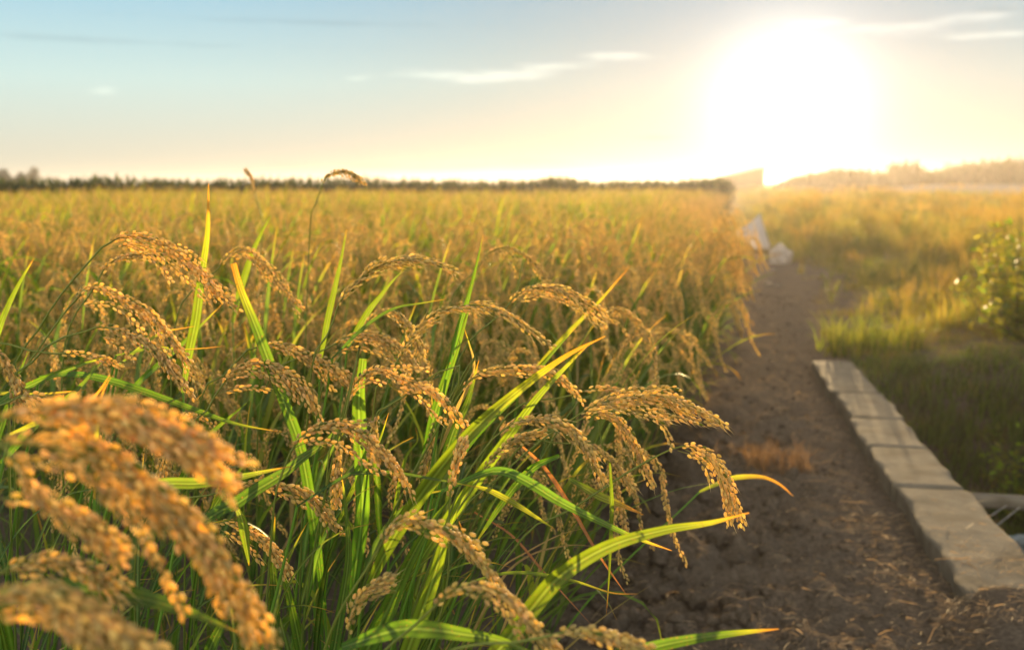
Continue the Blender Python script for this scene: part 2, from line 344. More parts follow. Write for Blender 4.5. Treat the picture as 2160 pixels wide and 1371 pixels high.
def panicle(gm, rm, C, nb=9, spread=.012, sag=.25, lod=0, size=.0063, green=0.2, awn=0.0, blen=.075, gap=.0047, g=None, extra=(), orange=.4):
    """grains into gm, rachis and branches into rm, round the centre line C (neck to tip)"""
    g = g or rng; L = arclen(C); n = 60; C = resample(C, n); T = tangents(C)
    ref = np.array([0.1, 1.0, 0.15]); A = unit(np.cross(T, ref)); B = np.cross(T, A); sl_ = np.linspace(0, L, n)
    def on(s, arr): return np.stack([np.interp(s, sl_, arr[:, k]) for k in range(3)], -1)
    lines = []
    for b in range(nb):
        s0 = L * (0.02 + 0.80 * (b + g.uniform(-.3, .3)) / nb); s0 = max(0, s0)
        bl = min(blen * g.uniform(.8, 1.2) * (1.15 - .55 * s0 / L), (L - s0) * 1.02 + .012)
        m = max(6, int(bl / .004)); u = np.linspace(0, bl, m); ph = b * 2.4 + g.uniform(-.4, .4)
        off = on(np.minimum(s0 + u, L), A) * math.cos(ph) + on(np.minimum(s0 + u, L), B) * math.sin(ph)
        P = on(np.minimum(s0 + u, L), C) + off * (spread * g.uniform(.5, 1.25) * sstep(u / bl, 0, .75))[:, None]
        over = np.maximum(s0 + u - L, 0); P += T[-1] * over[:, None]
        P[:, 2] -= sag * u * u * g.uniform(.3, 1.8) * 4
        lines.append((P, 0.010 if bl > .03 else .004))
    lines.append((on(np.linspace(L * .62, L, 20), C), 0.0))
    for E in extra: lines.append((resample(E, 40), 0.012))
    cc, dd, ss, si, co = [], [], [], [], []
    aw = []
    for P, s_in in lines:
        bl = arclen(P); m = len(P); TT = tangents(P); su = np.linspace(0, bl, m)
        s = np.arange(s_in, bl, gap * 0.58); s = s + g.uniform(-.001, .001, len(s))
        if not len(s): continue
        k = np.arange(len(s)); ph = k * 2.3 + g.uniform(0, 6) + g.uniform(-.5, .5, len(s))
        p = np.stack([np.interp(s, su, P[:, q]) for q in range(3)], 1); t = unit(np.stack([np.interp(s, su, TT[:, q]) for q in range(3)], 1))
        a = unit(np.cross(t, ref)); b2 = np.cross(t, a)
        side = a * np.cos(ph)[:, None] + b2 * np.sin(ph)[:, None]
        open_ = g.uniform(.14, .36, len(s))[:, None]
        d = unit(t + side * open_ + np.array([0, 0, -.10]))
        sz = size * g.uniform(.82, 1.12, len(s))
        c = p + side * .0022 + d * (sz * .42)[:, None]
        cc.append(c); dd.append(d); ss.append(np.cross(d, t) + side * .3 + g.normal(0, .25, d.shape)); si.append(sz)
        f = g.random(len(s)); base = np.where((f < orange)[:, None], GO, np.where((f < .8)[:, None], GT, GP))
        gr = np.clip(green + g.normal(0, .3, len(s)), 0, 1)[:, None]
        colr = (base * (1 - gr) + GG * gr) * g.uniform(.62, 1.18, len(s))[:, None]
        odd = g.random(len(s)) < .035; colr[odd] = np.array([.16, .20, .03]); co.append(colr)
        if rm is not None: tube(rm, P[::3] if m > 12 else P, np.linspace(.00055, .0003, len(P[::3] if m > 12 else P)), (.28, .28, .07), 3)
        if awn:
            for q in np.nonzero(g.random(len(s)) < awn)[0]:
                aw.append((c[q] + d[q] * sz[q] * .48, d[q], g.uniform(.004, .014)))
    place_grains(gm, np.concatenate(cc), np.concatenate(dd), np.concatenate(ss), np.concatenate(si), np.concatenate(co), lod, g)
    if aw:
        P0 = np.array([x[0] for x in aw]); D = np.array([x[1] for x in aw]); Ln = np.array([x[2] for x in aw])[:, None]
        a = unit(np.cross(D, ref)); b2 = np.cross(D, a); r = .00032
        v = np.stack([P0 + a * r, P0 - a * r * .5 + b2 * r, P0 - a * r * .5 - b2 * r, P0 + D * Ln], 1).reshape(-1, 3)
        o = (np.arange(len(aw)) * 4)[:, None, None]
        gm.add(v, (.85, .74, .48), None, (np.array([[0, 1, 3], [1, 2, 3], [2, 0, 3]])[None] + o).reshape(-1, 3))
    if rm is not None: tube(rm, C[::2], np.linspace(.0011, .0004, len(C[::2])), (.22, .26, .05), 4)
def leaf_colors(n, kind, dry, g):
    v = np.linspace(0, 1, n)
    base = {'green': LG, 'dark': LD, 'lime': LG * .68 + LY * .32, 'yellow': LY, 'dry': LB, 'red': LR, 'orange': LO * .6 + LY * .4}[kind]
    c = np.tile(base * g.uniform(.8, 1.2), (n, 1))
    c = c * (1 - .25 * v[:, None]) + LY * (.25 * v[:, None]) if kind in ('green', 'dark', 'lime') else c
    if dry > 0:
        y = sstep(v, 1 - dry * 1.9, 1 - dry * .7)[:, None]; c = c * (1 - y) + LY * 1.25 * y
        o = sstep(v, 1 - dry, 1 - dry * .25)[:, None]; c = c * (1 - o) + LO * o
    return c
def leaf(mb, C, width, normal=None, kind='green', dry=.12, twist=0.0, fold=.28, n=22, blunt=False, across=5, g=None, up=None):
    """one blade along C; normal = the way its upper face looks (one vector or one per point)"""
    g = g or rng; C = spline(C, n); T = tangents(C); v = np.linspace(0, 1, n)
    nn = np.broadcast_to(np.asarray(normal if normal is not None else (0, -.6, .8), float), C.shape)
    S = unit(np.cross(T, nn)); Nn = np.cross(S, T)
    an = twist * (v - .3); S, Nn = S * np.cos(an)[:, None] + Nn * np.sin(an)[:, None], Nn * np.cos(an)[:, None] - S * np.sin(an)[:, None]
    w = width * .5 * np.minimum(1, .45 + v * 2.2) * (np.ones(n) if blunt else np.maximum(1 - np.maximum(v - .45, 0) / .55, 0.02) ** .75)
    if blunt: w = w * (1 - .45 * sstep(v, .75, 1.0))
    f = np.linspace(-1, 1, across)
    wav = .06 * np.sin(v * g.uniform(9, 17) + g.uniform(0, 6))
    lift = fold * (np.abs(f) ** 1.3)[None, :] + wav[:, None] * f[None, :]
    P = C[:, None] + S[:, None] * (w[:, None] * f[None])[..., None] + Nn[:, None] * (w[:, None] * lift)[..., None]
    c = leaf_colors(n, kind, dry, g)
    cc = np.repeat(c[:, None], across, 1).copy()
    vein = 1 + .38 * np.cos(f * 9.4)[None, :, None] * (1 if across > 3 else 0) - .10 * (np.arange(across) % 2)[None, :, None]
    cc = cc * vein
    cc[:, across // 2] = cc[:, across // 2] * .7 + np.array([.16, .22, .05]) * .3 + .02
    a = (np.arange(n - 1)[:, None] * across + np.arange(across - 1)[None]).ravel()
    mb.add(P.reshape(-1, 3), cc.reshape(-1, 3), np.stack([a, a + 1, a + 1 + across, a + across], 1))

# filler plants: one hill of tillers, built in its own coordinates (base at the origin)
def free_leaf(g, base, az0, el0, length, curl, n=10):
    P = [np.array(base, float)]; el = el0; k = 9
    for i in range(k):
        d = np.array([math.cos(az0) * math.cos(el), math.sin(az0) * math.cos(el), math.sin(el)]); P.append(P[-1] + d * length / k)
        el -= curl * (i / k) * 2 / k; az0 += g.uniform(-.06, .06)
    return np.array(P)
def hill(g, tillers, height, ears=True, lod=1, leaves=3, leafy=1.0, flag=.3, fill=.72):
    """returns a list of (part name, material, MB, sub-parts)"""
    parts = []
    for t in range(tillers):
        a = g.uniform(0, 6.28); r = g.uniform(.008, .05); b = np.array([math.cos(a) * r, math.sin(a) * r, -.03])
        dr = g.normal(-.12, .5) if g.random() < .88 else g.uniform(0, 6.28)         # most ears nod to the right
        D = np.array([math.cos(dr), math.sin(dr), 0]); h = height * g.uniform(.74, 1.03)
        lean = g.uniform(.05, .17)
        top = b + D * lean + np.array([0, 0, h * .80]) + np.array([math.cos(a), math.sin(a), 0]) * g.uniform(0, .06)
        S = [b, b * .6 + top * .4 + np.array([0, 0, h * .02]), top]
        m = MB(); C = spline(S, 9); tube(m, C, np.linspace(.0022, .0013, 9), np.linspace(0, 1, 9)[:, None] * (np.array([.22, .26, .05]) - LG) + LG, 5 if lod == 0 else 4)
        parts.append(('stem', M_STEM, m, []))
        if ears and g.random() < fill:
            up = h - top[2]; L = g.uniform(.19, .25); reach = L * g.uniform(.68, .88)
            E = [top, top + D * reach * .22 + np.array([0, 0, up * .85]), top + D * reach * .55 + np.array([0, 0, up * .95]), top + D * reach * .85 + np.array([0, 0, up * .3]), top + D * reach * 1.02 + np.array([0, 0, up * .3 - g.uniform(.02, .06)])]
            gm, rm = MB(), MB()
            panicle(gm, rm if lod < 2 else None, spline(E, 40), nb=8 if lod < 2 else 6, spread=g.uniform(.006, .012), lod=lod, size=.0080 if lod < 2 else .0095, green=g.uniform(0, .45), g=g, gap=.0055 if lod < 2 else .0085, orange=g.uniform(.2, .6), awn=0.12 if lod == 0 else 0)
            parts.append(('panicle', M_GRAIN, gm, [('rachis', M_STEM, rm)] if lod < 2 else []))
        if g.random() < flag:                                      # a flag leaf standing up above the ears
            az0 = g.normal(0, .7); P = free_leaf(g, C[7], az0, g.uniform(R(66), R(84)), g.uniform(.24, .38), g.uniform(.1, .9)); m = MB()
            leaf(m, P, g.uniform(.009, .014), (-math.cos(az0) * .5, -.7, .4), g.choice(['lime', 'green', 'yellow'], p=[.6, .3, .1]), g.choice([.05, .15, .3]), g.normal(0, .6), n=12 if lod < 2 else 7, across=5 if lod == 0 else 3, g=g)
            parts.append(('leaf', M_LEAF, m, []))
        for q in range(leaves):
            f = g.uniform(.25, .98); p = C[min(8, int(f * 8))]
            az0 = g.normal(0.0, .9) if g.random() < .65 else g.uniform(0, 6.28)
            ln = g.uniform(.22, .42) * leafy * height / .8
            P = free_leaf(g, p, az0, g.uniform(R(52), R(86)), ln, g.uniform(.2, 2.6) if g.random() < .75 else g.uniform(2.6, 4.2))
            kind = g.choice(['green', 'dark', 'lime', 'yellow', 'dry'], p=[.46, .20, .22, .08, .04])
            if f < .35 and g.random() < .4: kind = 'dry'
            m = MB(); leaf(m, P, g.uniform(.008, .014), (-math.cos(az0) * .7, -math.sin(az0) * .7, .7), kind, g.choice([.05, .1, .2, .3], p=[.35, .35, .2, .1]), g.normal(0, .9), n=12 if lod < 2 else 7, across=5 if lod == 0 else 3, g=g)
            parts.append(('leaf', M_LEAF, m, []))
    return parts
def merge(parts):                # the same hill as one mesh for copies too far to show parts
    mats = [M_STEM, M_GRAIN, M_LEAF]; out = MB(); idx = []
    for name, mat, m, subs in parts:
        for mm, mt in [(m, mat)] + [(s[2], s[1]) for s in subs]:
            v = np.concatenate(mm.v); c = np.concatenate(mm.c)
            q = np.concatenate(mm.q) if mm.q else None; t = np.concatenate(mm.t) if mm.t else None
            idx.append((mats.index(mt), 0 if q is None else len(q), 0 if t is None else len(t)))
            out.add(v, c, q, t)
    mi = np.concatenate([np.full(a[1], a[0]) for a in idx] + [np.full(a[2], a[0]) for a in idx]).astype(np.int32)
    me = out.mesh('rice_plant', mats); me.polygons.foreach_set('material_index', mi); return me

# ------------------------------------------------------------------ rice: the plants in front, one by one
HERO = []
class Plant: pass
def hero(label, ears, Y, stem=None, base=None, base_dy=.05, **kw):
    """ears: list of pixel lines (neck first) or (line, Y0, Y1); all hang on one stem"""
    p = Plant(); p.label = label; p.leaves = []; p.kw = kw
    Y0, Y1 = Y if isinstance(Y, tuple) else (Y, Y)
    def lift(pts): return np.array([at(x, y, Y0 + (Y1 - Y0) * i / max(1, len(pts) - 1)) for i, (x, y) in enumerate(pts)])
    p.main = spline(lift(ears[0]), 60); p.extra = [spline(lift(e), 40) for e in ears[1:]]
    neck = p.main[0]; T = tangents(p.main)[0]
    S = [at(x, y, Y0) for x, y in stem] if stem else [neck - T * .10 + np.array([0, .004, -.012])]
    low = S[0]
    b = base if base is not None else (min(low[0] - .05, edge(low[1]) - .06), low[1] + base_dy)
    B = np.array([b[0], b[1], -.05])
    mid = np.array([B[0] * .55 + low[0] * .45, B[1] * .55 + low[1] * .45, low[2] * .62])
    p.base = np.array([b[0], b[1], float(land(b[0], b[1]))]); p.stem = spline([B, mid] + S + [neck], 40); p.neck = neck
    HERO.append(p); return p
T_, G_ = 'tan', 'green'
hero('rice plant with the fattest sharp golden ear, high at the left', [[(215, 522), (268, 498), (340, 515), (410, 562), (455, 610), (492, 632)], [(240, 520), (300, 520), (360, 560), (405, 600), (440, 642)], [(230, 527), (270, 520), (310, 540), (345, 570), (362, 598)]], (1.2, 1.17), stem=[(30, 800), (70, 715), (130, 620)], nb=13, spread=.013, orange=.6, green=.05)
hero('rice plant with a thin yellowish ear under the fattest ear', [[(205, 595), (222, 565), (250, 545), (300, 535)]], 1.3, nb=4, spread=.006, orange=.2, green=.3)
hero('rice plant with a tan ear hanging in two strands below the fattest ear', [[(148, 645), (190, 609), (245, 620), (310, 655), (350, 700), (388, 748), (418, 788)], [(160, 650), (200, 640), (250, 650), (300, 700), (325, 745)]], (1.15, 1.12), stem=[(20, 850), (60, 770), (110, 695)], nb=10, spread=.010, orange=.4, green=.1)
hero('rice plant with an orange ear ending in one long straight strand at the left', [[(178, 700), (215, 690), (275, 706), (330, 735), (372, 790), (404, 836)], [(200, 700), (240, 725), (265, 745), (283, 762)]], (1.1, 1.08), stem=[(20, 850), (60, 775), (110, 722)], nb=9, spread=.010, orange=.6, green=.05)
hero('rice plant with a single short level strand of grains at the left', [[(112, 746), (150, 746), (190, 752), (229, 760)]], 1.08, nb=2, spread=.004, orange=.5, green=.1)
hero('rice plant with a slightly blurred hooked ear behind the upright blade', [[(455, 572), (488, 537), (528, 530), (562, 562), (600, 610), (640, 652)], [(480, 545), (530, 545), (565, 590), (580, 605)]], 1.55, nb=10, spread=.014, orange=.4, green=.15, awn=.1)
hero('rice plant whose tan ear passes behind the upright blade', [[(522, 738), (570, 728), (620, 736), (680, 762), (715, 785), (746, 806)], [(560, 735), (620, 748), (665, 780), (705, 825)]], 1.22, stem=[(420, 865), (470, 795)], nb=10, spread=.010, orange=.45, green=.15)
hero('rice plant with an orange ear split into fingers below the upright blade', [[(455, 832), (500, 778), (560, 768), (620, 800), (650, 835), (665, 868)], [(455, 832), (510, 818), (565, 822)], [(465, 805), (520, 790), (590, 800), (628, 845)], [(540, 775), (590, 790), (640, 830), (672, 858)]], 1.12, stem=[(400, 940), (430, 880)], nb=9, spread=.010, orange=.65, green=.05)
hero('rice plant with a slender greenish bristly ear on a dark bare stem', [[(705, 672), (718, 636), (760, 588), (810, 557), (868, 546), (920, 554), (966, 574)], [(740, 615), (775, 570), (806, 545)]], (1.18, 1.16), stem=[(655, 800), (683, 725)], nb=8, spread=.0055, blen=.06, orange=.2, green=.55, awn=.7)
hero('rice plant with a bristly arching ear in the very middle', [[(832, 772), (868, 715), (908, 668), (960, 648), (1020, 645), (1070, 664), (1120, 697), (1166, 732)]], (1.15, 1.1), stem=[(790, 845), (812, 805)], nb=9, spread=.0065, blen=.06, orange=.3, green=.45, awn=.6)
hero('rice plant with a forked ear nodding right, beyond the bristly middle ear', [[(1062, 655), (1098, 618), (1160, 607), (1215, 626), (1272, 666)], [(1080, 640), (1150, 625), (1215, 650), (1264, 692)]], 1.38, nb=11, spread=.010, orange=.25, green=.35, awn=.25)
hero('rice plant with a blurred hoop-shaped ear beyond the forked ear', [[(1010, 562), (1034, 533), (1070, 523), (1112, 541), (1160, 592)], [(1040, 535), (1070, 545), (1090, 585)]], 1.9, nb=7, spread=.010, orange=.3, green=.35)
hero('rice plant with an orange ear parting into a level and a drooping strand', [[(716, 885), (745, 818), (790, 781), (850, 800), (910, 822), (955, 865), (985, 897)], [(760, 800), (800, 778), (850, 775), (906, 780)], [(820, 815), (880, 835), (920, 880), (950, 890)]], (1.12, 1.08), stem=[(690, 1000), (700, 940)], nb=9, spread=.009, orange=.6, green=.05)
hero('rice plant with a tan ear crossed by the long diagonal blade', [[(965, 838), (1000, 797), (1060, 778), (1120, 775), (1172, 790), (1220, 826)]], 1.22, stem=[(930, 930), (948, 870)], nb=8, spread=.008, orange=.35, green=.25, awn=.3)
hero('rice plant with an orange ear in two bent strands left of the vertical blade', [[(612, 955), (640, 918), (690, 900), (745, 905), (800, 945), (840, 992), (860, 1026)], [(620, 945), (660, 930), (720, 940), (770, 978), (808, 1000)], [(640, 915), (690, 893), (740, 890), (782, 893)]], (1.0, .98), stem=[(575, 1100), (592, 1010)], nb=9, spread=.009, orange=.65, green=.03)
hero('rice plant with a bristly ear hooking down in two tips beside the path', [[(1040, 925), (1085, 893), (1150, 884), (1200, 900), (1238, 945), (1268, 992)], [(1150, 888), (1200, 905), (1225, 935), (1238, 965)]], 1.1, stem=[(950, 1080), (995, 985)], nb=8, spread=.0075, orange=.35, green=.3, awn=.4)
hero('rice plant with the broad fan-shaped ear reaching out over the path', [[(1205, 885), (1260, 852), (1330, 838), (1400, 836), (1470, 862), (1526, 897)], [(1240, 862), (1310, 828), (1370, 820), (1430, 820)], [(1260, 858), (1330, 857), (1390, 870), (1445, 888)], [(1240, 868), (1300, 862), (1350, 876), (1410, 890)], [(1350, 850), (1385, 880), (1405, 912), (1419, 945)], [(1340, 845), (1400, 850), (1460, 885), (1510, 893)]], (1.12, 1.08), stem=[(960, 1110), (1050, 1010), (1130, 938)], nb=9, spread=.011, orange=.3, green=.3, awn=.55)
hero('rice plant with a tan ear bent straight down beneath the fan-shaped ear', [[(1218, 888), (1262, 868), (1300, 882), (1335, 930), (1356, 975), (1371, 1004)], [(1240, 875), (1290, 885), (1320, 920), (1330, 945)]], 1.22, nb=8, spread=.009, orange=.35, green=.25)
hero('rice plant with a golden ear hanging over the path from a long bare stem', [[(1419, 946), (1455, 941), (1500, 965), (1530, 1015), (1545, 1080)], [(1430, 950), (1470, 965), (1490, 990), (1499, 1014)], [(1440, 945), (1495, 975), (1522, 1020), (1535, 1060)]], (1.12, 1.1), stem=[(1090, 1150), (1200, 1078), (1310, 1005), (1375, 967)], nb=9, spread=.012, orange=.25, green=.25)
hero('rice plant with a blurred thin ear dropping behind the double-tipped ear', [[(1200, 935), (1240, 935), (1290, 972), (1326, 1016)]], 1.35, nb=6, spread=.007, orange=.35, green=.25)
hero('rice plant with a limp ear touching the orange-tipped low blade', [[(1275, 960), (1300, 1030), (1312, 1080), (1320, 1118)]], 1.4, nb=5, spread=.006, orange=.3, green=.2)
hero('rice plant with a yellow-green hooked ear low in the middle', [[(792, 1168), (828, 1112), (880, 1098), (950, 1125), (1000, 1165), (1040, 1212), (1066, 1250)], [(800, 1150), (840, 1100), (880, 1080)], [(870, 1100), (930, 1105), (980, 1125), (1018, 1150)]], (.84, .82), nb=10, spread=.0075, orange=.25, green=.45)
hero('rice plant with a soft golden ear running out of the bottom of the picture', [[(905, 1290), (955, 1246), (1020, 1238), (1078, 1266), (1130, 1325), (1185, 1385)]], (.74, .72), nb=9, spread=.008, orange=.3, green=.35)
hero('rice plant with an upright bristly ear curling over, low left of the hooked ear', [[(735, 1360), (742, 1300), (766, 1252), (803, 1228)]], .86, base=(-.3, .95), nb=6, spread=.006, orange=.3, green=.4, awn=.3)
hero('rice plant with a level blurred ear at the bottom edge', [[(1140, 1345), (1200, 1332), (1270, 1336), (1342, 1362)]], .7, nb=8, spread=.007, orange=.2, green=.45)
hero('rice plant with a huge blurred golden ear closest to the lens', [[(-40, 905), (40, 872), (140, 858), (240, 866), (330, 895), (410, 935), (470, 966)], [(40, 890), (150, 880), (260, 905), (350, 950), (415, 985)], [(60, 900), (140, 905), (220, 940), (290, 985)]], (.52, .54), base=(-.62, .6), nb=15, spread=.0145, size=.0070, orange=.7, green=.0)
hero('rice plant with a blurred heavy ear sweeping down to the bottom at the left', [[(-40, 950), (60, 935), (180, 965), (300, 1025), (400, 1110), (470, 1200), (530, 1300), (580, 1390)], [(-20, 960), (100, 980), (220, 1020), (330, 1080), (420, 1180), (470, 1290)], [(180, 1010), (250, 1075), (310, 1145), (350, 1220), (390, 1290)], [(60, 940), (170, 940), (280, 985), (370, 1060), (430, 1130)]], (.52, .56), base=(-.6, .66), nb=15, spread=.0145, size=.0070, orange=.65, green=.1)
hero('rice plant with a blurred dangling side strand by the left edge', [[(-10, 925), (40, 985), (80, 1040), (150, 1085), (228, 1130)], [(-30, 1050), (60, 1055), (140, 1070), (200, 1095)]], .55, base=(-.6, .72), nb=7, spread=.009, orange=.55, green=.1)
hero('rice plant with a blurred mass of grain filling the bottom left corner', [[(-90, 1300), (20, 1255), (110, 1262), (200, 1310), (290, 1390)], [(-60, 1320), (40, 1295), (130, 1320), (200, 1390)]], .46, base=(-.55, .52), nb=15, spread=.0145, size=.0070, orange=.45, green=.15)
hero('rice plant with a small blurred ear just above the corner mass', [[(-20, 1215), (50, 1188), (120, 1182), (175, 1198), (226, 1228)], [(0, 1210), (70, 1205), (110, 1225), (142, 1246)]], .62, base=(-.6, .75), nb=7, spread=.008, orange=.5, green=.2)
hero('rice plant with a cut-off ear entering from the left edge', [[(-40, 745), (-8, 742), (18, 775), (38, 820), (48, 852)]], 1.02, base=(-.62, 1.05), nb=9, spread=.012, orange=.5, green=.1)
hero('rice plant with a short ear above the huge blurred ear', [[(15, 850), (45, 836), (80, 842), (108, 862)], [(40, 845), (70, 865), (82, 885)]], 1.0, base=(-.56, 1.06), nb=6, spread=.009, orange=.55, green=.1)
hero('rice plant with a shaded ear under the folded green blade', [[(472, 1036), (520, 1022), (575, 1022), (630, 1032), (672, 1065), (706, 1112)]], 1.08, nb=9, spread=.009, orange=.45, green=.1)
hero('rice plant with a shaded ear beneath the shaded folded blade', [[(440, 1098), (490, 1105), (540, 1128), (575, 1158), (597, 1190)], [(450, 1110), (500, 1135), (535, 1165), (550, 1190)]], 1.06, nb=8, spread=.009, orange=.5, green=.1)
hero('rice plant with a pale ear hanging straight down by the vertical blade', [[(812, 860), (796, 870), (790, 905), (788, 945)]], 1.12, base=(-.3, 1.2), nb=5, spread=.006, orange=.1, green=.5)
hero('rice plant with a narrow ear hanging down between the dark stems', [[(722, 905), (714, 950), (712, 990), (710, 1035)]], 1.05, base=(-.3, 1.12), nb=5, spread=.006, orange=.3, green=.3)
hero('rice plant with a purplish upright ear right of the middle stems', [[(948, 1075), (952, 1030), (960, 985), (970, 948)]], 1.0, base=(-.2, 1.05), nb=5, spread=.005, orange=.5, green=.0)
hero('rice plant with a shaded drooping ear behind the long diagonal blade', [[(925, 880), (912, 905), (905, 945), (893, 985)]], 1.25, base=(-.3, 1.3), nb=5, spread=.006, orange=.2, green=.4)
hero('rice plant with a rising ear lying against the second diagonal blade', [[(1010, 1010), (1040, 965), (1085, 925), (1130, 912)]], 1.15, nb=5, spread=.005, orange=.2, green=.4)
hero('rice plant with a tan ear between the slender ear and the middle ear', [[(690, 735), (735, 712), (790, 708), (840, 728), (868, 760)], [(700, 745), (760, 735), (810, 750), (835, 768)], [(760, 715), (815, 735), (848, 770), (862, 792)]], 1.34, nb=9, spread=.010, orange=.45, green=.15)
hero('rice plant with a blurred greenish ear and a bent tip beside the middle ear', [[(760, 705), (795, 660), (832, 658), (866, 690), (887, 742)]], 1.42, nb=7, spread=.007, orange=.15, green=.5, awn=.2)
hero('rice plant with a thin ear just above the fan-shaped ear', [[(1212, 832), (1245, 822), (1290, 820), (1330, 838)]], 1.22, nb=4, spread=.005, orange=.4, green=.2)
hero('rice plant standing tallest, its ear curved dark against the sky', [[(676, 402), (686, 376), (712, 363), (738, 366), (760, 377)]], 1.9, stem=[(655, 470), (666, 430)], nb=5, spread=.006, orange=.3, green=.4)
hero('rice plant with a short dark upright tip against the sky', [[(538, 410), (534, 388), (528, 370), (524, 364)]], 2.6, base=(-.75, 2.62), nb=4, spread=.006, orange=.5, green=.2)
hero('rice plant with a soft golden ear right behind the middle ear', [[(1240, 700), (1265, 665), (1310, 655), (1350, 685), (1372, 735)], [(1260, 680), (1300, 680), (1330, 720), (1340, 760)]], 1.9, nb=8, spread=.011, orange=.35, green=.25)
hero('rice plant with a soft golden ear nodding over the bare soil edge', [[(1330, 745), (1365, 700), (1410, 695), (1460, 715), (1500, 775)], [(1350, 720), (1400, 715), (1440, 745), (1470, 790)]], 2.3, nb=9, spread=.013, orange=.35, green=.25)

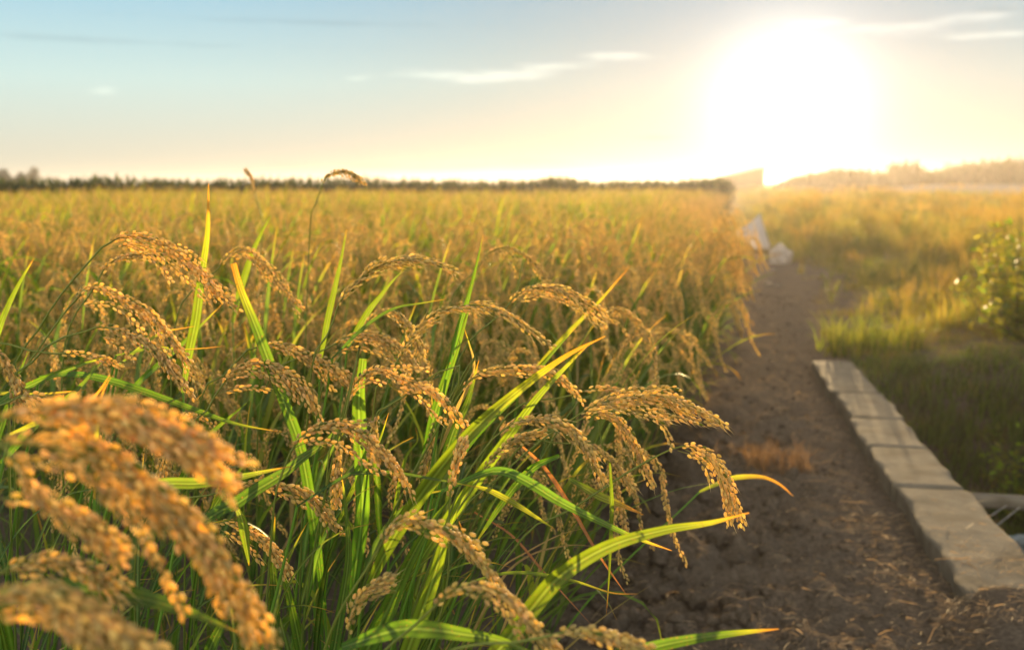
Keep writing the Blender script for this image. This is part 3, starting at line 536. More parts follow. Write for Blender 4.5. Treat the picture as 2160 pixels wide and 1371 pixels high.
# every blade of the front plants: (pixel line, Y or (Y0, Y1), width in pixels, kind, dry tip, facing, extra)
BLADES = [
 ([(672, 1180), (655, 1060), (632, 940), (592, 830), (545, 705), (508, 612), (492, 556)], 1.12, 24, 'green', .10, (0.3, -.8, .3), dict(blunt=True)),
 ([(800, 1190), (860, 1085), (920, 1000), (1000, 905), (1100, 818), (1195, 750), (1277, 709)], (1.08, 1.0), 33, 'lime', .22, (.2, -.8, .5), {}),
 ([(900, 1160), (985, 1040), (1065, 930), (1130, 842), (1195, 772), (1246, 722)], (1.2, 1.2), 28, 'lime', .08, (.3, -.9, .3), {}),
 ([(1010, 1420), (1065, 1355), (1120, 1285), (1185, 1212), (1285, 1152), (1400, 1118), (1500, 1102), (1580, 1081)], (.86, .84), 40, 'lime', .10, (.1, -.75, .6), {}),
 ([(1020, 1000), (1065, 996), (1115, 1018), (1180, 1058), (1260, 1098), (1340, 1134), (1417, 1161)], (1.02, .98), 24, 'green', .12, (-.2, -.6, .8), {}),
 ([(1000, 1025), (1035, 1036), (1085, 1062), (1130, 1090), (1171, 1116)], 1.08, 14, 'yellow', .10, (-.2, -.7, .7), {}),
 ([(400, 740), (414, 670), (424, 590), (438, 490), (440, 388)], 1.4, 20, 'lime', .26, (.1, -1, .1), {}),
 ([(690, 680), (708, 600), (720, 545), (731, 484)], 1.45, 13, 'lime', .05, (.1, -1, .1), {}),
 ([(965, 700), (985, 635), (1002, 570), (1019, 495)], 1.22, 12, 'green', .05, (.3, -1, .1), {}),
 ([(915, 880), (940, 800), (968, 722), (990, 650)], 1.25, 22, 'green', .0, (.2, -1, .1), {}),
 ([(752, 1180), (765, 1080), (762, 970), (757, 850), (766, 756)], 1.16, 31, 'green', .0, (.1, -1, .1), dict(blunt=True)),
 ([(470, 1075), (500, 1062), (540, 1035), (600, 998), (640, 966), (690, 930), (730, 880)], (1.0, 1.03), 34, 'green', .0, (-.4, -.7, .5), {}),
 ([(500, 1068), (512, 1100), (520, 1150), (525, 1192)], .99, 22, 'lime', .05, (0, -1, .2), {}),
 ([(340, 1022), (420, 1020), (500, 1008), (570, 993), (616, 983)], (.98, 1.0), 28, 'lime', .15, (0, -.8, .6), {}),
 ([(160, 790), (240, 806), (330, 836), (420, 868), (500, 895), (596, 912)], (1.15, 1.1), 18, 'green', .12, (0, -.7, .7), {}),
 ([(90, 1245), (200, 1247), (300, 1262), (400, 1292), (500, 1332)], (.62, .64), 52, 'dark', .05, (0, -.75, .6), {}),
 ([(505, 620), (530, 540), (552, 490), (573, 452)], 2.0, 14, 'lime', .0, (.2, -1, .2), {}),
 ([(770, 690), (830, 652), (890, 640), (942, 631)], 1.22, 9, 'green', .15, (0, -.7, .7), {}),
 ([(775, 660), (800, 628), (822, 600), (846, 574)], 1.5, 13, 'lime', .0, (.2, -1, .2), {}),
 ([(1290, 1400), (1370, 1368), (1460, 1348), (1550, 1335), (1643, 1326)], (.8, .78), 30, 'green', .12, (0, -.7, .7), {}),
 ([(830, 1330), (900, 1327), (980, 1338), (1060, 1352), (1140, 1385)], (.78, .74), 40, 'green', .05, (0, -.8, .55), {}),
 ([(1286, 975), (1290, 1060), (1287, 1150), (1284, 1220), (1279, 1296)], 1.02, 10, 'lime', .2, (.4, -1, 0), {}),
 ([(1100, 940), (1150, 988), (1205, 1070), (1260, 1165), (1322, 1255)], (1.25, 1.2), 9, 'red', 0, (0, -1, .3), {}),
 ([(1535, 1012), (1570, 1006), (1610, 1007), (1645, 1022), (1673, 1046)], 1.7, 12, 'lime', .7, (0, -.7, .7), {}),
 ([(760, 1400), (815, 1290), (860, 1190), (905, 1110), (950, 1050)], 1.0, 40, 'green', .0, (.2, -1, .2), {}),
 ([(850, 1400), (890, 1290), (920, 1200), (945, 1110), (985, 1020)], 1.04, 38, 'lime', .0, (.3, -1, .2), {}),
 ([(700, 1400), (720, 1280), (735, 1170), (728, 1060), (720, 1000)], 1.0, 22, 'dark', .05, (.2, -1, .1), {}),
 ([(560, 1400), (580, 1290), (575, 1180), (580, 1090)], 1.1, 26, 'dark', .05, (.2, -1, .1), {}),
 ([(640, 1400), (620, 1300), (598, 1210), (570, 1130)], 1.1, 24, 'green', .05, (-.2, -1, .1), {}),
 ([(0, 850), (60, 815), (130, 785), (185, 765), (232, 752)], 1.05, 18, 'green', .08, (0, -.8, .5), {}),
 ([(70, 900), (120, 860), (170, 815), (218, 760)], 1.1, 20, 'green', .0, (.2, -.9, .4), {}),
 ([(0, 830), (60, 833), (130, 828), (185, 822)], 1.1, 10, 'yellow', .4, (0, -.7, .7), {}),
 ([(330, 735), (380, 738), (430, 735), (475, 730)], 1.2, 8, 'lime', .45, (0, -.7, .7), {}),
 ([(320, 715), (350, 700), (380, 694), (412, 688)], 1.22, 9, 'lime', .5, (0, -.7, .7), {}),
 ([(0, 690), (20, 640), (45, 590), (72, 545)], 1.3, 13, 'lime', .1, (.2, -1, .2), {}),
 ([(130, 870), (165, 862), (205, 830), (232, 790)], .9, 12, 'yellow', .6, (0, -1, .3), {}),
 ([(0, 905), (20, 850), (40, 790), (60, 740)], 1.15, 16, 'dark', .0, (.3, -1, .1), {}),
 ([(940, 960), (960, 900), (985, 850), (1010, 760)], 1.3, 20, 'dark', .1, (.3, -1, .2), {}),
 ([(1020, 900), (1100, 820), (1160, 750), (1215, 690)], 1.35, 15, 'green', .05, (.2, -1, .3), {}),
 ([(1130, 780), (1200, 700), (1260, 640), (1330, 560)], 1.8, 10, 'yellow', .3, (.2, -1, .3), {}),
 ([(1000, 1330), (1060, 1220), (1120, 1170), (1200, 1150), (1255, 1152)], (1.3, 1.35), 7, 'dry', 0, (0, -.6, .8), {}),
 ([(980, 1300), (1050, 1205), (1110, 1165), (1180, 1128), (1235, 1113)], (1.3, 1.3), 6, 'dry', 0, (0, -.6, .8), {}),
 ([(1060, 1330), (1090, 1255), (1120, 1200), (1140, 1158)], 1.25, 6, 'dry', 0, (0, -.6, .8), {}),
 ([(1000, 1080), (1080, 1130), (1150, 1210), (1250, 1320)], 1.3, 6, 'red', 0, (0, -.6, .8), {}),
 ([(1060, 1210), (1130, 1210), (1210, 1225), (1290, 1250), (1345, 1252)], (1.05, 1.0), 9, 'lime', .3, (0, -.6, .8), {}),
 ([(1200, 1010), (1260, 1045), (1310, 1065), (1358, 1086)], 1.3, 22, 'lime', .5, (0, -.6, .8), {}),
 ([(720, 1010), (760, 998), (830, 998), (900, 1008), (1010, 1028)], 1.0, 12, 'dark', .1, (0, -.5, .9), {}),
 ([(1180, 960), (1120, 990), (1060, 1060), (1000, 1150)], 1.2, 18, 'green', .1, (.2, -1, .2), {}),
 ([(740, 1040), (770, 985), (800, 930), (820, 870)], 1.2, 10, 'lime', .1, (.3, -1, .2), {}),
 ([(845, 1010), (858, 960), (880, 930), (876, 900)], 1.18, 10, 'lime', .1, (.3, -1, .2), {}),
 ([(960, 870), (985, 820), (1000, 770), (988, 720), (978, 690)], 1.28, 9, 'dry', .1, (.3, -1, .2), {}),
 ([(205, 900), (208, 860), (220, 820), (236, 792)], .8, 10, 'orange', .5, (0, -1, .2), {}),
 ([(430, 1400), (460, 1330), (500, 1270), (545, 1240)], .95, 26, 'dark', .0, (.2, -1, .2), {}),
 ([(370, 1180), (420, 1120), (470, 1040), (530, 960)], 1.15, 22, 'dark', .0, (.2, -1, .3), {}),
 ([(330, 1110), (380, 1020), (430, 930), (520, 850)], 1.2, 20, 'green', .0, (.2, -1, .3), {}),
 ([(250, 860), (300, 800), (380, 730), (470, 640)], 1.6, 12, 'green', .1, (.2, -1, .3), {}),
 ([(1100, 1300), (1040, 1230), (990, 1150), (960, 1080)], 1.2, 12, 'orange', .3, (.2, -1, .2), {}),
]
def plant_for(q):                # the front plant whose foot is nearest, not too many blades on one plant
    return min(HERO, key=lambda p: math.hypot(p.base[0] - q[0], 1.3 * (p.base[1] - q[1])) + .03 * len(p.leaves))
for pts, Yr, wpx, kind, dry, nn, ex in BLADES:
    Y0, Y1 = Yr if isinstance(Yr, tuple) else (Yr, Yr)
    P = np.array([at(x, y, Y0 + (Y1 - Y0) * i / (len(pts) - 1)) for i, (x, y) in enumerate(pts)])
    T = tangents(spline(P, 20))[0]; shoot = None
    if T[2] > -.25:
        h = np.array([T[0], T[1], 0]); foot = P[0] - h * (.10 + .10 * (1 - abs(T[2]))); foot[0] = min(foot[0], edge(foot[1]) - .05)
        p = plant_for(foot); foot = .35 * p.base + .65 * foot; foot[2] = -.04
        knee = P[0] - T * .05 + np.array([0, 0, -.012]); mid = knee * .55 + foot * .45 - h * .03; mid[2] = knee[2] * .55
        shoot = spline([foot, mid, knee], 20)
        P = np.vstack([knee, P])
    else: p = plant_for(P[0])
    p.leaves.append((P, wpx * Y0 / F, kind, dry, nn, ex, shoot))
GRP = 'rice plants in front whose ears can be told apart'
g0 = np.random.default_rng(5)
for p in HERO:
    root = empty('rice_plant', p.base, p.label, 'rice plant', GRP)
    def put(name, m, mat, parent=root, off=p.base):
        m.v = [v - off for v in m.v]; return m.build(name, mat, parent)
    m = MB(); n = len(p.stem); tube(m, p.stem, np.linspace(.0021, .0011, n), np.linspace(0, 1, n)[:, None] * (np.array([.20, .24, .045]) - LG) + LG, 6); put('stem', m, M_STEM)
    gm, rm = MB(), MB(); kw = dict(nb=9, spread=.01, awn=.12, green=.2, orange=.4); kw.update(p.kw); kw['spread'] *= .68
    panicle(gm, rm, p.main, lod=0, g=g0, extra=p.extra, **kw)
    e = put('panicle', gm, M_GRAIN)
    put('rachis', rm, M_STEM, e)
    for P, w, kind, dry, nn, ex, shoot in p.leaves:
        if shoot is not None:
            m = MB(); tube(m, shoot, np.linspace(.0026, .0016, 20), LG * (1.6 if kind != 'dry' else 2.5) + np.array([.03, .02, 0]), 6); put('stem', m, M_STEM)
        m = MB(); leaf(m, P, w, nn, kind, dry, ex.get('twist', g0.normal(0, .35)), n=34, blunt=ex.get('blunt', False), across=9, g=g0); put('leaf', m, M_LEAF)
    # some of its own lower blades, hidden in the thick of the stand
    for q in range(4):
        k = int(g0.uniform(5, 24)); az0 = g0.normal(.2, 1.0)
        P = free_leaf(g0, p.stem[k], az0, g0.uniform(R(60), R(84)), g0.uniform(.18, .34), g0.uniform(.3, 2.2))
        lim = 1 - P[0, 1] * (0.27 if P[0, 1] < .95 else .20)
        if P[:, 2].max() > lim: P[:, 2] -= P[:, 2].max() - lim
        m = MB(); leaf(m, P, g0.uniform(.006, .011), (-math.cos(az0) * .6, -math.sin(az0) * .6 - .3, .6), g0.choice(['green', 'dark', 'lime']), .1, g0.normal(0, .6), n=16, across=5, g=g0); put('leaf', m, M_LEAF)

# ------------------------------------------------------------------ rice: the rest of the stand
gh = np.random.default_rng(23)
def copy_parts(parts, name):     # a prototype: an Empty and its meshes, linked once on first use
    return [(nm, mm.mesh(nm, mt), [(s[0], s[2].mesh(s[0], s[1])) for s in subs]) for nm, mt, mm, subs in parts]
near_eared = [copy_parts(hill(gh, 4, .90, True, 1, 4), 'a') for _ in range(5)]
near_leafy = [copy_parts(hill(gh, 6, .80, False, 1, 4, 1.15), 'b') for _ in range(5)]
mid_mesh = [merge(hill(gh, 6, .90, True, 1, 6, fill=.62)) for _ in range(6)]
rim_mesh = [merge(hill(gh, 7, .86, True, 1, 3, .9, 0)) for _ in range(5)]
# hills in rows parallel to the field's edge
def rows(y0, y1, step):
    out = []
    for yy in np.arange(y0, y1, step):
        xe = edge(yy); xmin = -0.56 * yy - .5
        out.append(np.stack([np.arange(xe - .09, xmin, -step), np.full(len(np.arange(xe - .09, xmin, -step)), yy)], 1))
    p = np.concatenate(out); return p + gh.normal(0, step * .18, p.shape)
near = rows(.62, 7.0, .20)
def in_view(x, y):
    return abs(x) / y < .56
near = np.array([q for q in near if in_view(q[0] + .05, q[1]) and q[0] < edge(q[1]) - .04])
dist = np.hypot(near[:, 0], near[:, 1]); order = np.argsort(dist); near = near[order]
NIND = 245
solo, rest = near[:NIND], near[NIND:]
def place(proto, loc, rz, sc, label, group):
    root = empty('rice_plant', loc, label, 'rice plant', group); root.rotation_euler = (0, gh.uniform(.04, .18) if edge(loc[1]) - loc[0] < .3 else 0, rz); root.scale = (sc, sc, sc)
    for nm, me, subs in proto:
        o = link(bpy.data.objects.new(nm, me), root)
        for sn, sm in subs: link(bpy.data.objects.new(sn, sm), o)
    return root
for x, y in solo:
    z = float(land(x, y)); rz = gh.normal(0, .45)
    if y < 1.55:
        lim = 1 - y * ((1010 if y < .95 else 800) - 384) / F
        place(near_leafy[gh.integers(5)], (x, y, z), gh.uniform(0, 6.28), min(1.0, lim / 1.02) * gh.uniform(.85, 1.0), 'leafy green rice plant without a visible ear, deep among the front stems', 'leafy rice plants among the front stems')
    elif y < 2.7:
        lim = 1 - y * ((600 if y < 1.9 else 470) - 384) / F
        place(near_eared[gh.integers(5)], (x, y, z), rz, min(1.05, lim / .92) * gh.uniform(.92, 1.0), 'slightly blurred rice plant with nodding tan ears just behind the sharp front ears', 'rice plants just behind the front ears')
    else:
        rim = edge(y) - x < .3; o = bpy.data.objects.new('rice_plant', rim_mesh[gh.integers(5)] if rim else mid_mesh[gh.integers(6)]); link(o); o.location = (x, y, z); o.rotation_euler = (0, gh.uniform(.04, .18) if rim else gh.uniform(0, .1), rz * (.5 if rim else 1)); s = gh.uniform(.88, 1.06); o.scale = (s, s, s)
        tag(o, 'blurred rice plant on the outer row, its tan ears hanging towards the path' if rim else 'blurred rice plant with tan ears in the dense stand behind the front rows', 'rice plant', 'rice plants on the outer row by the path' if rim else 'rice plants in the dense stand')
def scatter(name, pts, rot, scl, pick, meshes, mats=None):
    """ONE object: points that carry copies of the given meshes through geometry nodes"""
    c = bpy.data.collections.new(name + '_forms')
    for k, me in enumerate(meshes):
        o = bpy.data.objects.new('%s_form_%02d' % (name, k), me); c.objects.link(o)
    me = bpy.data.meshes.new(name); me.vertices.add(len(pts)); me.vertices.foreach_set('co', np.asarray(pts, np.float32).ravel())
    a = me.attributes.new('rot', 'FLOAT_VECTOR', 'POINT'); a.data.foreach_set('vector', np.asarray(rot, np.float32).ravel())
    a = me.attributes.new('scl', 'FLOAT_VECTOR', 'POINT'); a.data.foreach_set('vector', np.asarray(scl, np.float32).ravel())
    a = me.attributes.new('pick', 'INT', 'POINT'); a.data.foreach_set('value', np.asarray(pick, np.int32))
    o = bpy.data.objects.new(name, me); link(o)
    ng = bpy.data.node_groups.new(name + '_nodes', 'GeometryNodeTree')
    ng.interface.new_socket(name='Geometry', in_out='INPUT', socket_type='NodeSocketGeometry'); ng.interface.new_socket(name='Geometry', in_out='OUTPUT', socket_type='NodeSocketGeometry')
    gi = ng.nodes.new('NodeGroupInput'); go = ng.nodes.new('NodeGroupOutput'); ip = ng.nodes.new('GeometryNodeInstanceOnPoints'); ci = ng.nodes.new('GeometryNodeCollectionInfo')
    ci.inputs['Collection'].default_value = c; ci.inputs['Separate Children'].default_value = True; ci.inputs['Reset Children'].default_value = True
    def at_(nm, ty):
        q = ng.nodes.new('GeometryNodeInputNamedAttribute'); q.data_type = ty; q.inputs['Name'].default_value = nm; return q.outputs[0]
    L = ng.links.new
    L(gi.outputs[0], ip.inputs['Points']); L(ci.outputs[0], ip.inputs['Instance']); ip.inputs['Pick Instance'].default_value = True
    L(at_('pick', 'INT'), ip.inputs['Instance Index']); L(at_('rot', 'FLOAT_VECTOR'), ip.inputs['Rotation']); L(at_('scl', 'FLOAT_VECTOR'), ip.inputs['Scale'])
    L(ip.outputs[0], go.inputs[0])
    md = o.modifiers.new('scatter', 'NODES'); md.node_group = ng
    return o
far1 = rows(7.0, 18, .21); far2 = rows(18, 31, .26)
far_mesh = [merge(hill(gh, 5, .90, True, 2, 8, fill=.62)) for _ in range(6)] + [merge(hill(gh, 5, .86, False, 2, 7, 1.2)) for _ in range(1)] + [merge(hill(gh, 7, .86, True, 2, 3, .9, 0)) for _ in range(3)]
P2 = np.concatenate([rest, far1, far2]); P2 = P2[(P2[:, 0] < edge(P2[:, 1]) - .03) & (P2[:, 1] < 27 + .35 * P2[:, 0])]
n2 = len(P2); s = gh.uniform(.84, 1.06, n2) * (1 + .05 * vnoise(P2[:, 0] * .35, P2[:, 1] * .25, 4)); wide = 1 + .12 * (P2[:, 1] > 18)
o = scatter('rice_field', np.column_stack([P2, land(P2[:, 0], P2[:, 1], False)]), np.column_stack([np.zeros(n2), np.where(edge(P2[:, 1]) - P2[:, 0] < .35, gh.uniform(.03, .14, n2), gh.uniform(0, .1, n2)), gh.normal(0, .5, n2)]), np.column_stack([s * wide, s * wide, s]), np.where(edge(P2[:, 1]) - P2[:, 0] < .35, gh.integers(7, 10, n2), gh.integers(0, 7, n2)), far_mesh)
tag(o, 'golden rice stretching away to the far hedge', 'rice field', kind='stuff')
print('hills', len(solo), n2)

# ------------------------------------------------------------------ kerb of concrete blocks, and the ditch
import bmesh
gk = np.random.default_rng(3)
def rough_block(name, m, L, Wd, H, loc, rz, cut=.018, amp=.006, seed=0, tilt=0.0):
    bm = bmesh.new(); bmesh.ops.create_cube(bm, size=1.0)
    bmesh.ops.scale(bm, vec=(Wd, L, H), verts=bm.verts)
    bmesh.ops.bevel(bm, geom=bm.edges[:], offset=.012, segments=2, affect='EDGES', profile=.6)
    for ax, ln in ((1, L), (0, Wd)):
        k = int(ln / cut)
        for q in range(1, k):
            c = Vector((0, 0, 0)); c[ax] = -ln / 2 + ln * q / k; nn = Vector((0, 0, 0)); nn[ax] = 1
            bmesh.ops.bisect_plane(bm, geom=bm.verts[:] + bm.edges[:] + bm.faces[:], plane_co=c, plane_no=nn)
    P = np.array([v.co[:] for v in bm.verts]) + seed * 3.7
    dx = fbm(P[:, 0]*9 + P[:, 2]*7, P[:, 1]*9, 4, seed); dz = fbm(P[:, 0]*14, P[:, 1]*14 + P[:, 2]*5, 4, seed + 50)
    dc = fbm(P[:, 0]*20 + P[:, 2]*25, P[:, 1]*26, 2, seed + 9)
    for v, a, b, c in zip(bm.verts, dx, dz, dc):
        e = 1.3 if abs(abs(v.co.x) - Wd / 2) < .015 else .5
        v.co.x += a * amp * e - (math.copysign(.009, v.co.x) * max(0, c - .45) if e > 1 else 0); v.co.z += b * amp * (.8 if e > 1 else .2); v.co.y += a * amp * .5
    me = bpy.data.meshes.new(name); bm.to_mesh(me); bm.free(); me.materials.append(m)
    for p in me.polygons: p.use_smooth = True
    o = link(bpy.data.objects.new(name, me)); o.location = loc; o.rotation_euler = (tilt, 0, rz); return o
RZ = -math.atan(.1806)
KL = ['nearest concrete kerb block, half covered with soil and straw', 'second concrete kerb block from the near end of the kerb', 'middle concrete kerb block of the five beside the ditch', 'fourth concrete kerb block, last but one before the grass', 'farthest and palest concrete kerb block, ending short of the grass tuft']
for q, (y0, y1) in enumerate([(2.16, 3.02), (3.02, 3.50), (3.50, 3.94), (3.94, 4.44), (4.44, 5.26)]):
    ym = (y0 + y1) / 2; L = (y1 - y0) / math.cos(RZ) - .016
    o = rough_block('kerb_block', M_CONC, L, KW + .01, .20, (float(kx(ym)) + KW / 2 + gk.normal(0, .003), ym, -.045 + gk.normal(0, .001)), RZ + gk.normal(0, .003), seed=q, amp=.005)
    tag(o, KL[q], 'kerb block', 'concrete blocks of the kerb')
b0, b1 = at(2030, 1052, 3.32), at(2420, 1072, 3.25); d = b1 - b0
o = rough_block('concrete_beam', M_CONC, float(np.linalg.norm(d)), .07, .04, tuple((b0 + b1) / 2), math.atan2(-d[0], d[1]), cut=.06, amp=.003, seed=9)
tag(o, 'thin pale concrete beam lying across the dark ditch', 'beam')
for k, (pa, pb, lab) in enumerate([((2123, 1066), (2080, 1150), 'thin slanting wire under the beam, nearer the kerb'), ((2153, 1068), (2132, 1150), 'thin slanting wire under the beam, farther from the kerb')]):
    A, B = at(*pa, 3.27), at(*pb, 3.0); m = MB(); B[2] = A[2] + (B[2] - A[2]) * 2.2; B[0] = A[0] + (B[0] - A[0]) * 2.2
    tube(m, spline([A, (A + B) / 2 + np.array([.004, 0, -.006]), B], 14), .0016, (.4, .4, .4), 5)
    tag(m.build('wire', M_WIRE), lab, 'wire')
# crumpled litter
def crumple(name, loc, rad, col, label, cat, mat, flat=.6, seed=1, group=None):
    bm = bmesh.new(); bmesh.ops.create_icosphere(bm, subdivisions=4, radius=1.0)
    P = np.array([v.co[:] for v in bm.verts])
    r = 1 + .28 * fbm(P[:, 0]*2 + seed, P[:, 1]*2 + P[:, 2]*1.7, 4, seed) - .18 * np.abs(vnoise(P[:, 0]*3.1 + P[:, 2]*2, P[:, 1]*3.3, seed + 3))
    for v, q in zip(bm.verts, r): v.co = v.co * q; v.co.x *= rad[0]; v.co.y *= rad[1]; v.co.z = max(v.co.z * rad[2], -rad[2] * .35)
    me = bpy.data.meshes.new(name); bm.to_mesh(me); bm.free()
    a = me.attributes.new('tint', 'FLOAT_COLOR', 'POINT'); a.data.foreach_set('color', np.tile(np.array([*col, 1.0], np.float32), len(me.vertices)))
    me.materials.append(mat); o = link(bpy.data.objects.new(name, me)); o.location = tuple(loc); return tag(o, label, cat, group)
crumple('plastic_bag', at(2142, 1152, 3.95), (.085, .06, .05), (.3, .36, .4), 'crumpled bluish plastic bag lying in the ditch below the beam', 'plastic bag', M_PLAST, seed=4)
p = ground(1645, 556); crumple('plastic_sack', p + np.array([0, 0, .04]), (.16, .12, .17), (.55, .51, .48), 'blurred pale plastic sack slumped on the path beyond the grass tuft', 'plastic sack', M_PLAST, seed=7)
for px, py, r, lab in ((1630, 575, .045, 'pale scrap of litter on the path closest to the slumped sack'), (1620, 602, .04, 'pale scrap of litter on the path, farther from the slumped sack'), (1637, 606, .03, 'smallest pale scrap of litter on the path before the slumped sack')):
    p = ground(px, py); crumple('litter_scrap', p + np.array([0, 0, .015]), (r, r * .7, r * .5), (.36, .32, .28), lab, 'litter', M_PLAST, seed=int(px) % 17, group='pale scraps of litter on the path')
# the white sheet propped up like a small tent
def tent():
    Y = 14.6; apex = at(1604, 450, Y); ring = [at(1553, 487, Y - .05), at(1566, 512, Y - .25), at(1594, 524, Y - .35), at(1622, 523, Y - .15), at(1616, 500, Y + .3), at(1580, 495, Y + .35)]
    base = spline(ring + [ring[0]], 61)[:-1]; k = len(base); n = 16; f = np.linspace(0.02, 1, n)
    P = apex + (base[None] - apex) * f[:, None, None]
    P[..., 2] -= (np.sin(f * math.pi) * .035)[:, None]
    th = np.arange(k) / k * 6.28
    w = .018 * np.sin(th * 9)[None] * f[:, None] + .02 * vnoise(np.cos(th)[None] * 3 + f[:, None], np.sin(th)[None] * 3 + f[:, None] * 4, 2)
    out = base - base.mean(0); out = unit(out); P += out[None] * w[..., None]
    i = np.arange(n - 1)[:, None]; j = np.arange(k)[None]; j2 = (j + 1) % k
    m = MB(); m.add(P.reshape(-1, 3), (.62, .58, .57), np.stack([i*k+j, i*k+j2, (i+1)*k+j2, (i+1)*k+j], -1).reshape(-1, 4)); return m
tag(tent().build('plastic_sheet', M_PLAST), 'white plastic sheet propped in a peak at the edge of the rice', 'plastic sheet')

# ------------------------------------------------------------------ soil: clods and straw on the path
def blob(g, k):
    bm = bmesh.new(); bmesh.ops.create_icosphere(bm, subdivisions=3, radius=1.0); P = np.array([v.co[:] for v in bm.verts])
    P = P * (1 + .35 * fbm(P[:, 0]*2.6 + k*5, P[:, 1]*2.6 + P[:, 2]*2.3, 3, k))[:, None] * np.array([1, .8, .6])
    me = bpy.data.meshes.new('clod'); bm.to_mesh(me); bm.free(); me.vertices.foreach_set('co', P.astype(np.float32).ravel()); me.materials.append(M_SOIL)
    for p in me.polygons: p.use_smooth = True
    return me
gs = np.random.default_rng(9)
def path_points(n, y0, y1, bias):
    y = y0 + (y1 - y0) * gs.random(n) ** bias; t = gs.random(n); x = edge(y) - .1 + (np.where(y < 5.2, kx(y), verge(y) + .3) - edge(y) + .1) * t; return x, y
x, y = path_points(3000, 1.9, 9, 1.6); sc = .002 + .012 * gs.random(len(x)) ** 4 * (1 + 1.8 * (x - edge(y) < .5) * (y < 4))
n = len(x); o = scatter('soil_clods', np.column_stack([x, y, land(x, y) + sc * .2]), gs.uniform(0, 6.28, (n, 3)) * np.array([.15, .15, 1]), np.column_stack([sc, sc, sc]), gs.integers(0, 4, n), [blob(gs, k) for k in range(4)])
tag(o, 'crumbled clods of dark soil on the path', 'soil clods', kind='stuff')
m = MB(); x, y = path_points(6500, 1.9, 11, 1.7)
xe = np.concatenate([x, gs.uniform(.95, 1.4, 1500)]); ye = np.concatenate([y, gs.uniform(2.0, 2.9, 1500)])
onk = (xe > kx(ye)) & (xe < kx(ye) + KW); ke = (ye > 2.35) & (gs.random(len(ye)) < np.clip((ye - 2.3) * 2.0, 0, .9)) & onk
xe, ye, onk = xe[~ke], ye[~ke], onk[~ke]
zz = np.maximum(land(xe, ye), np.where(onk & (ye > 2.27), .062, -9)) + .004
for X0, Y0, Z0 in zip(xe, ye, zz):
    L = gs.uniform(.006, .035) * (3.0 if gs.random() < .08 else 1); a = gs.normal(.3, .8); d = np.array([math.cos(a), math.sin(a), gs.normal(0, .16)]); w = gs.uniform(.0003, .0008)
    s_ = np.array([-math.sin(a), math.cos(a), gs.normal(0, .6)]) * w; c0 = np.array([X0, Y0, Z0 + gs.uniform(0, .006)]); b = np.array([0, 0, L * gs.uniform(.0, .15)])
    c = np.array([.34, .25, .15]) * gs.uniform(.4, 1.25)
    m.add([c0 - d*L/2 - s_, c0 - d*L/2 + s_, c0 + b - s_, c0 + b + s_, c0 + d*L/2 - s_*.5, c0 + d*L/2 + s_*.5], c, [[0, 1, 3, 2], [2, 3, 5, 4]])
tag(m.build('straw_litter', M_DRY), 'short broken bits of straw strewn over the path', 'straw litter', kind='stuff')

# ------------------------------------------------------------------ grasses and weeds
gg = np.random.default_rng(31)
C_GR = [np.array(c) for c in ((.07, .11, .015), (.12, .14, .02), (.175, .175, .028), (.24, .18, .05), (.04, .065, .013))]
def blades(g, nb, h, rad, w, cols, lean=.5, n=6):
    m = MB()
    for q in range(nb):
        a = g.uniform(0, 6.28); r = rad * math.sqrt(g.random()); az0 = g.uniform(0, 6.28); hh = h * g.uniform(.45, 1.1)
        P = free_leaf(g, (math.cos(a)*r, math.sin(a)*r, -.02), az0, g.uniform(R(60), R(88)), hh, g.uniform(.1, 1.0 + lean * 2), n)
        P = resample(P, n); f = np.linspace(0, 1, n); T = tangents(P); S = unit(np.cross(T, np.array([math.cos(az0 + g.normal(0, .8)), math.sin(az0), .2]))); ww = (w * (1 - f ** 2) + .0004)[:, None] * .5
        V = np.stack([P - S * ww, P + S * ww], 1).reshape(-1, 3); i = np.arange(n - 1) * 2
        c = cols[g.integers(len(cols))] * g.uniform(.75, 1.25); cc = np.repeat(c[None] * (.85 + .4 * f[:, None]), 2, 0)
        m.add(V, cc, np.stack([i, i + 1, i + 3, i + 2], 1))
    return m
def seedy(g, nb, h):             # tall thin grass with feathery tops
    m = blades(g, nb, h, .10, .004, [C_GR[2], C_GR[3], C_GR[1]], .3)
    for q in range(nb // 2):
        a = g.uniform(0, 6.28); r = .1 * g.random(); top = np.array([math.cos(a)*r*2, math.sin(a)*r*2, h * g.uniform(.8, 1.15)])
        tube(m, spline([(math.cos(a)*r, math.sin(a)*r, -.02), top * .6, top], 6), .001, C_GR[3], 3)
        for k in range(14):
            p = top * (1 - .018 * k); d = unit(np.array([g.normal(), g.normal(), 1.2])) * .02
            m.add([p, p + d + [.003, 0, 0], p + d - [.003, 0, 0]], C_GR[3], None, [[0, 1, 2]])
    return m
def herb(g, h, nl, size, cols):  # leafy weed: a few stems with small leaves
    m = MB()
    for s_ in range(5):
        a = g.uniform(0, 6.28); top = np.array([math.cos(a)*h*.35, math.sin(a)*h*.35, h * g.uniform(.7, 1.05)])
        C = spline([(0, 0, -.02), top * .5 + np.array([0, 0, h*.1]), top], 8); tube(m, C, np.linspace(.003, .001, 8), (.14, .13, .04), 4)
        for k in range(nl):
            p = C[min(7, 1 + int(g.random() * 7))] + g.normal(0, h * .05, 3); d = unit(np.array([g.normal(), g.normal(), g.normal(.2, .5)])); u = unit(np.cross(d, g.normal(0, 1, 3))); L = size * g.uniform(.6, 1.3)
            m.add([p, p + d*L*.5 + u*L*.22, p + d*L, p + d*L*.5 - u*L*.22], cols[g.integers(len(cols))] * g.uniform(.7, 1.25), [[0, 1, 2, 3]])
    return m
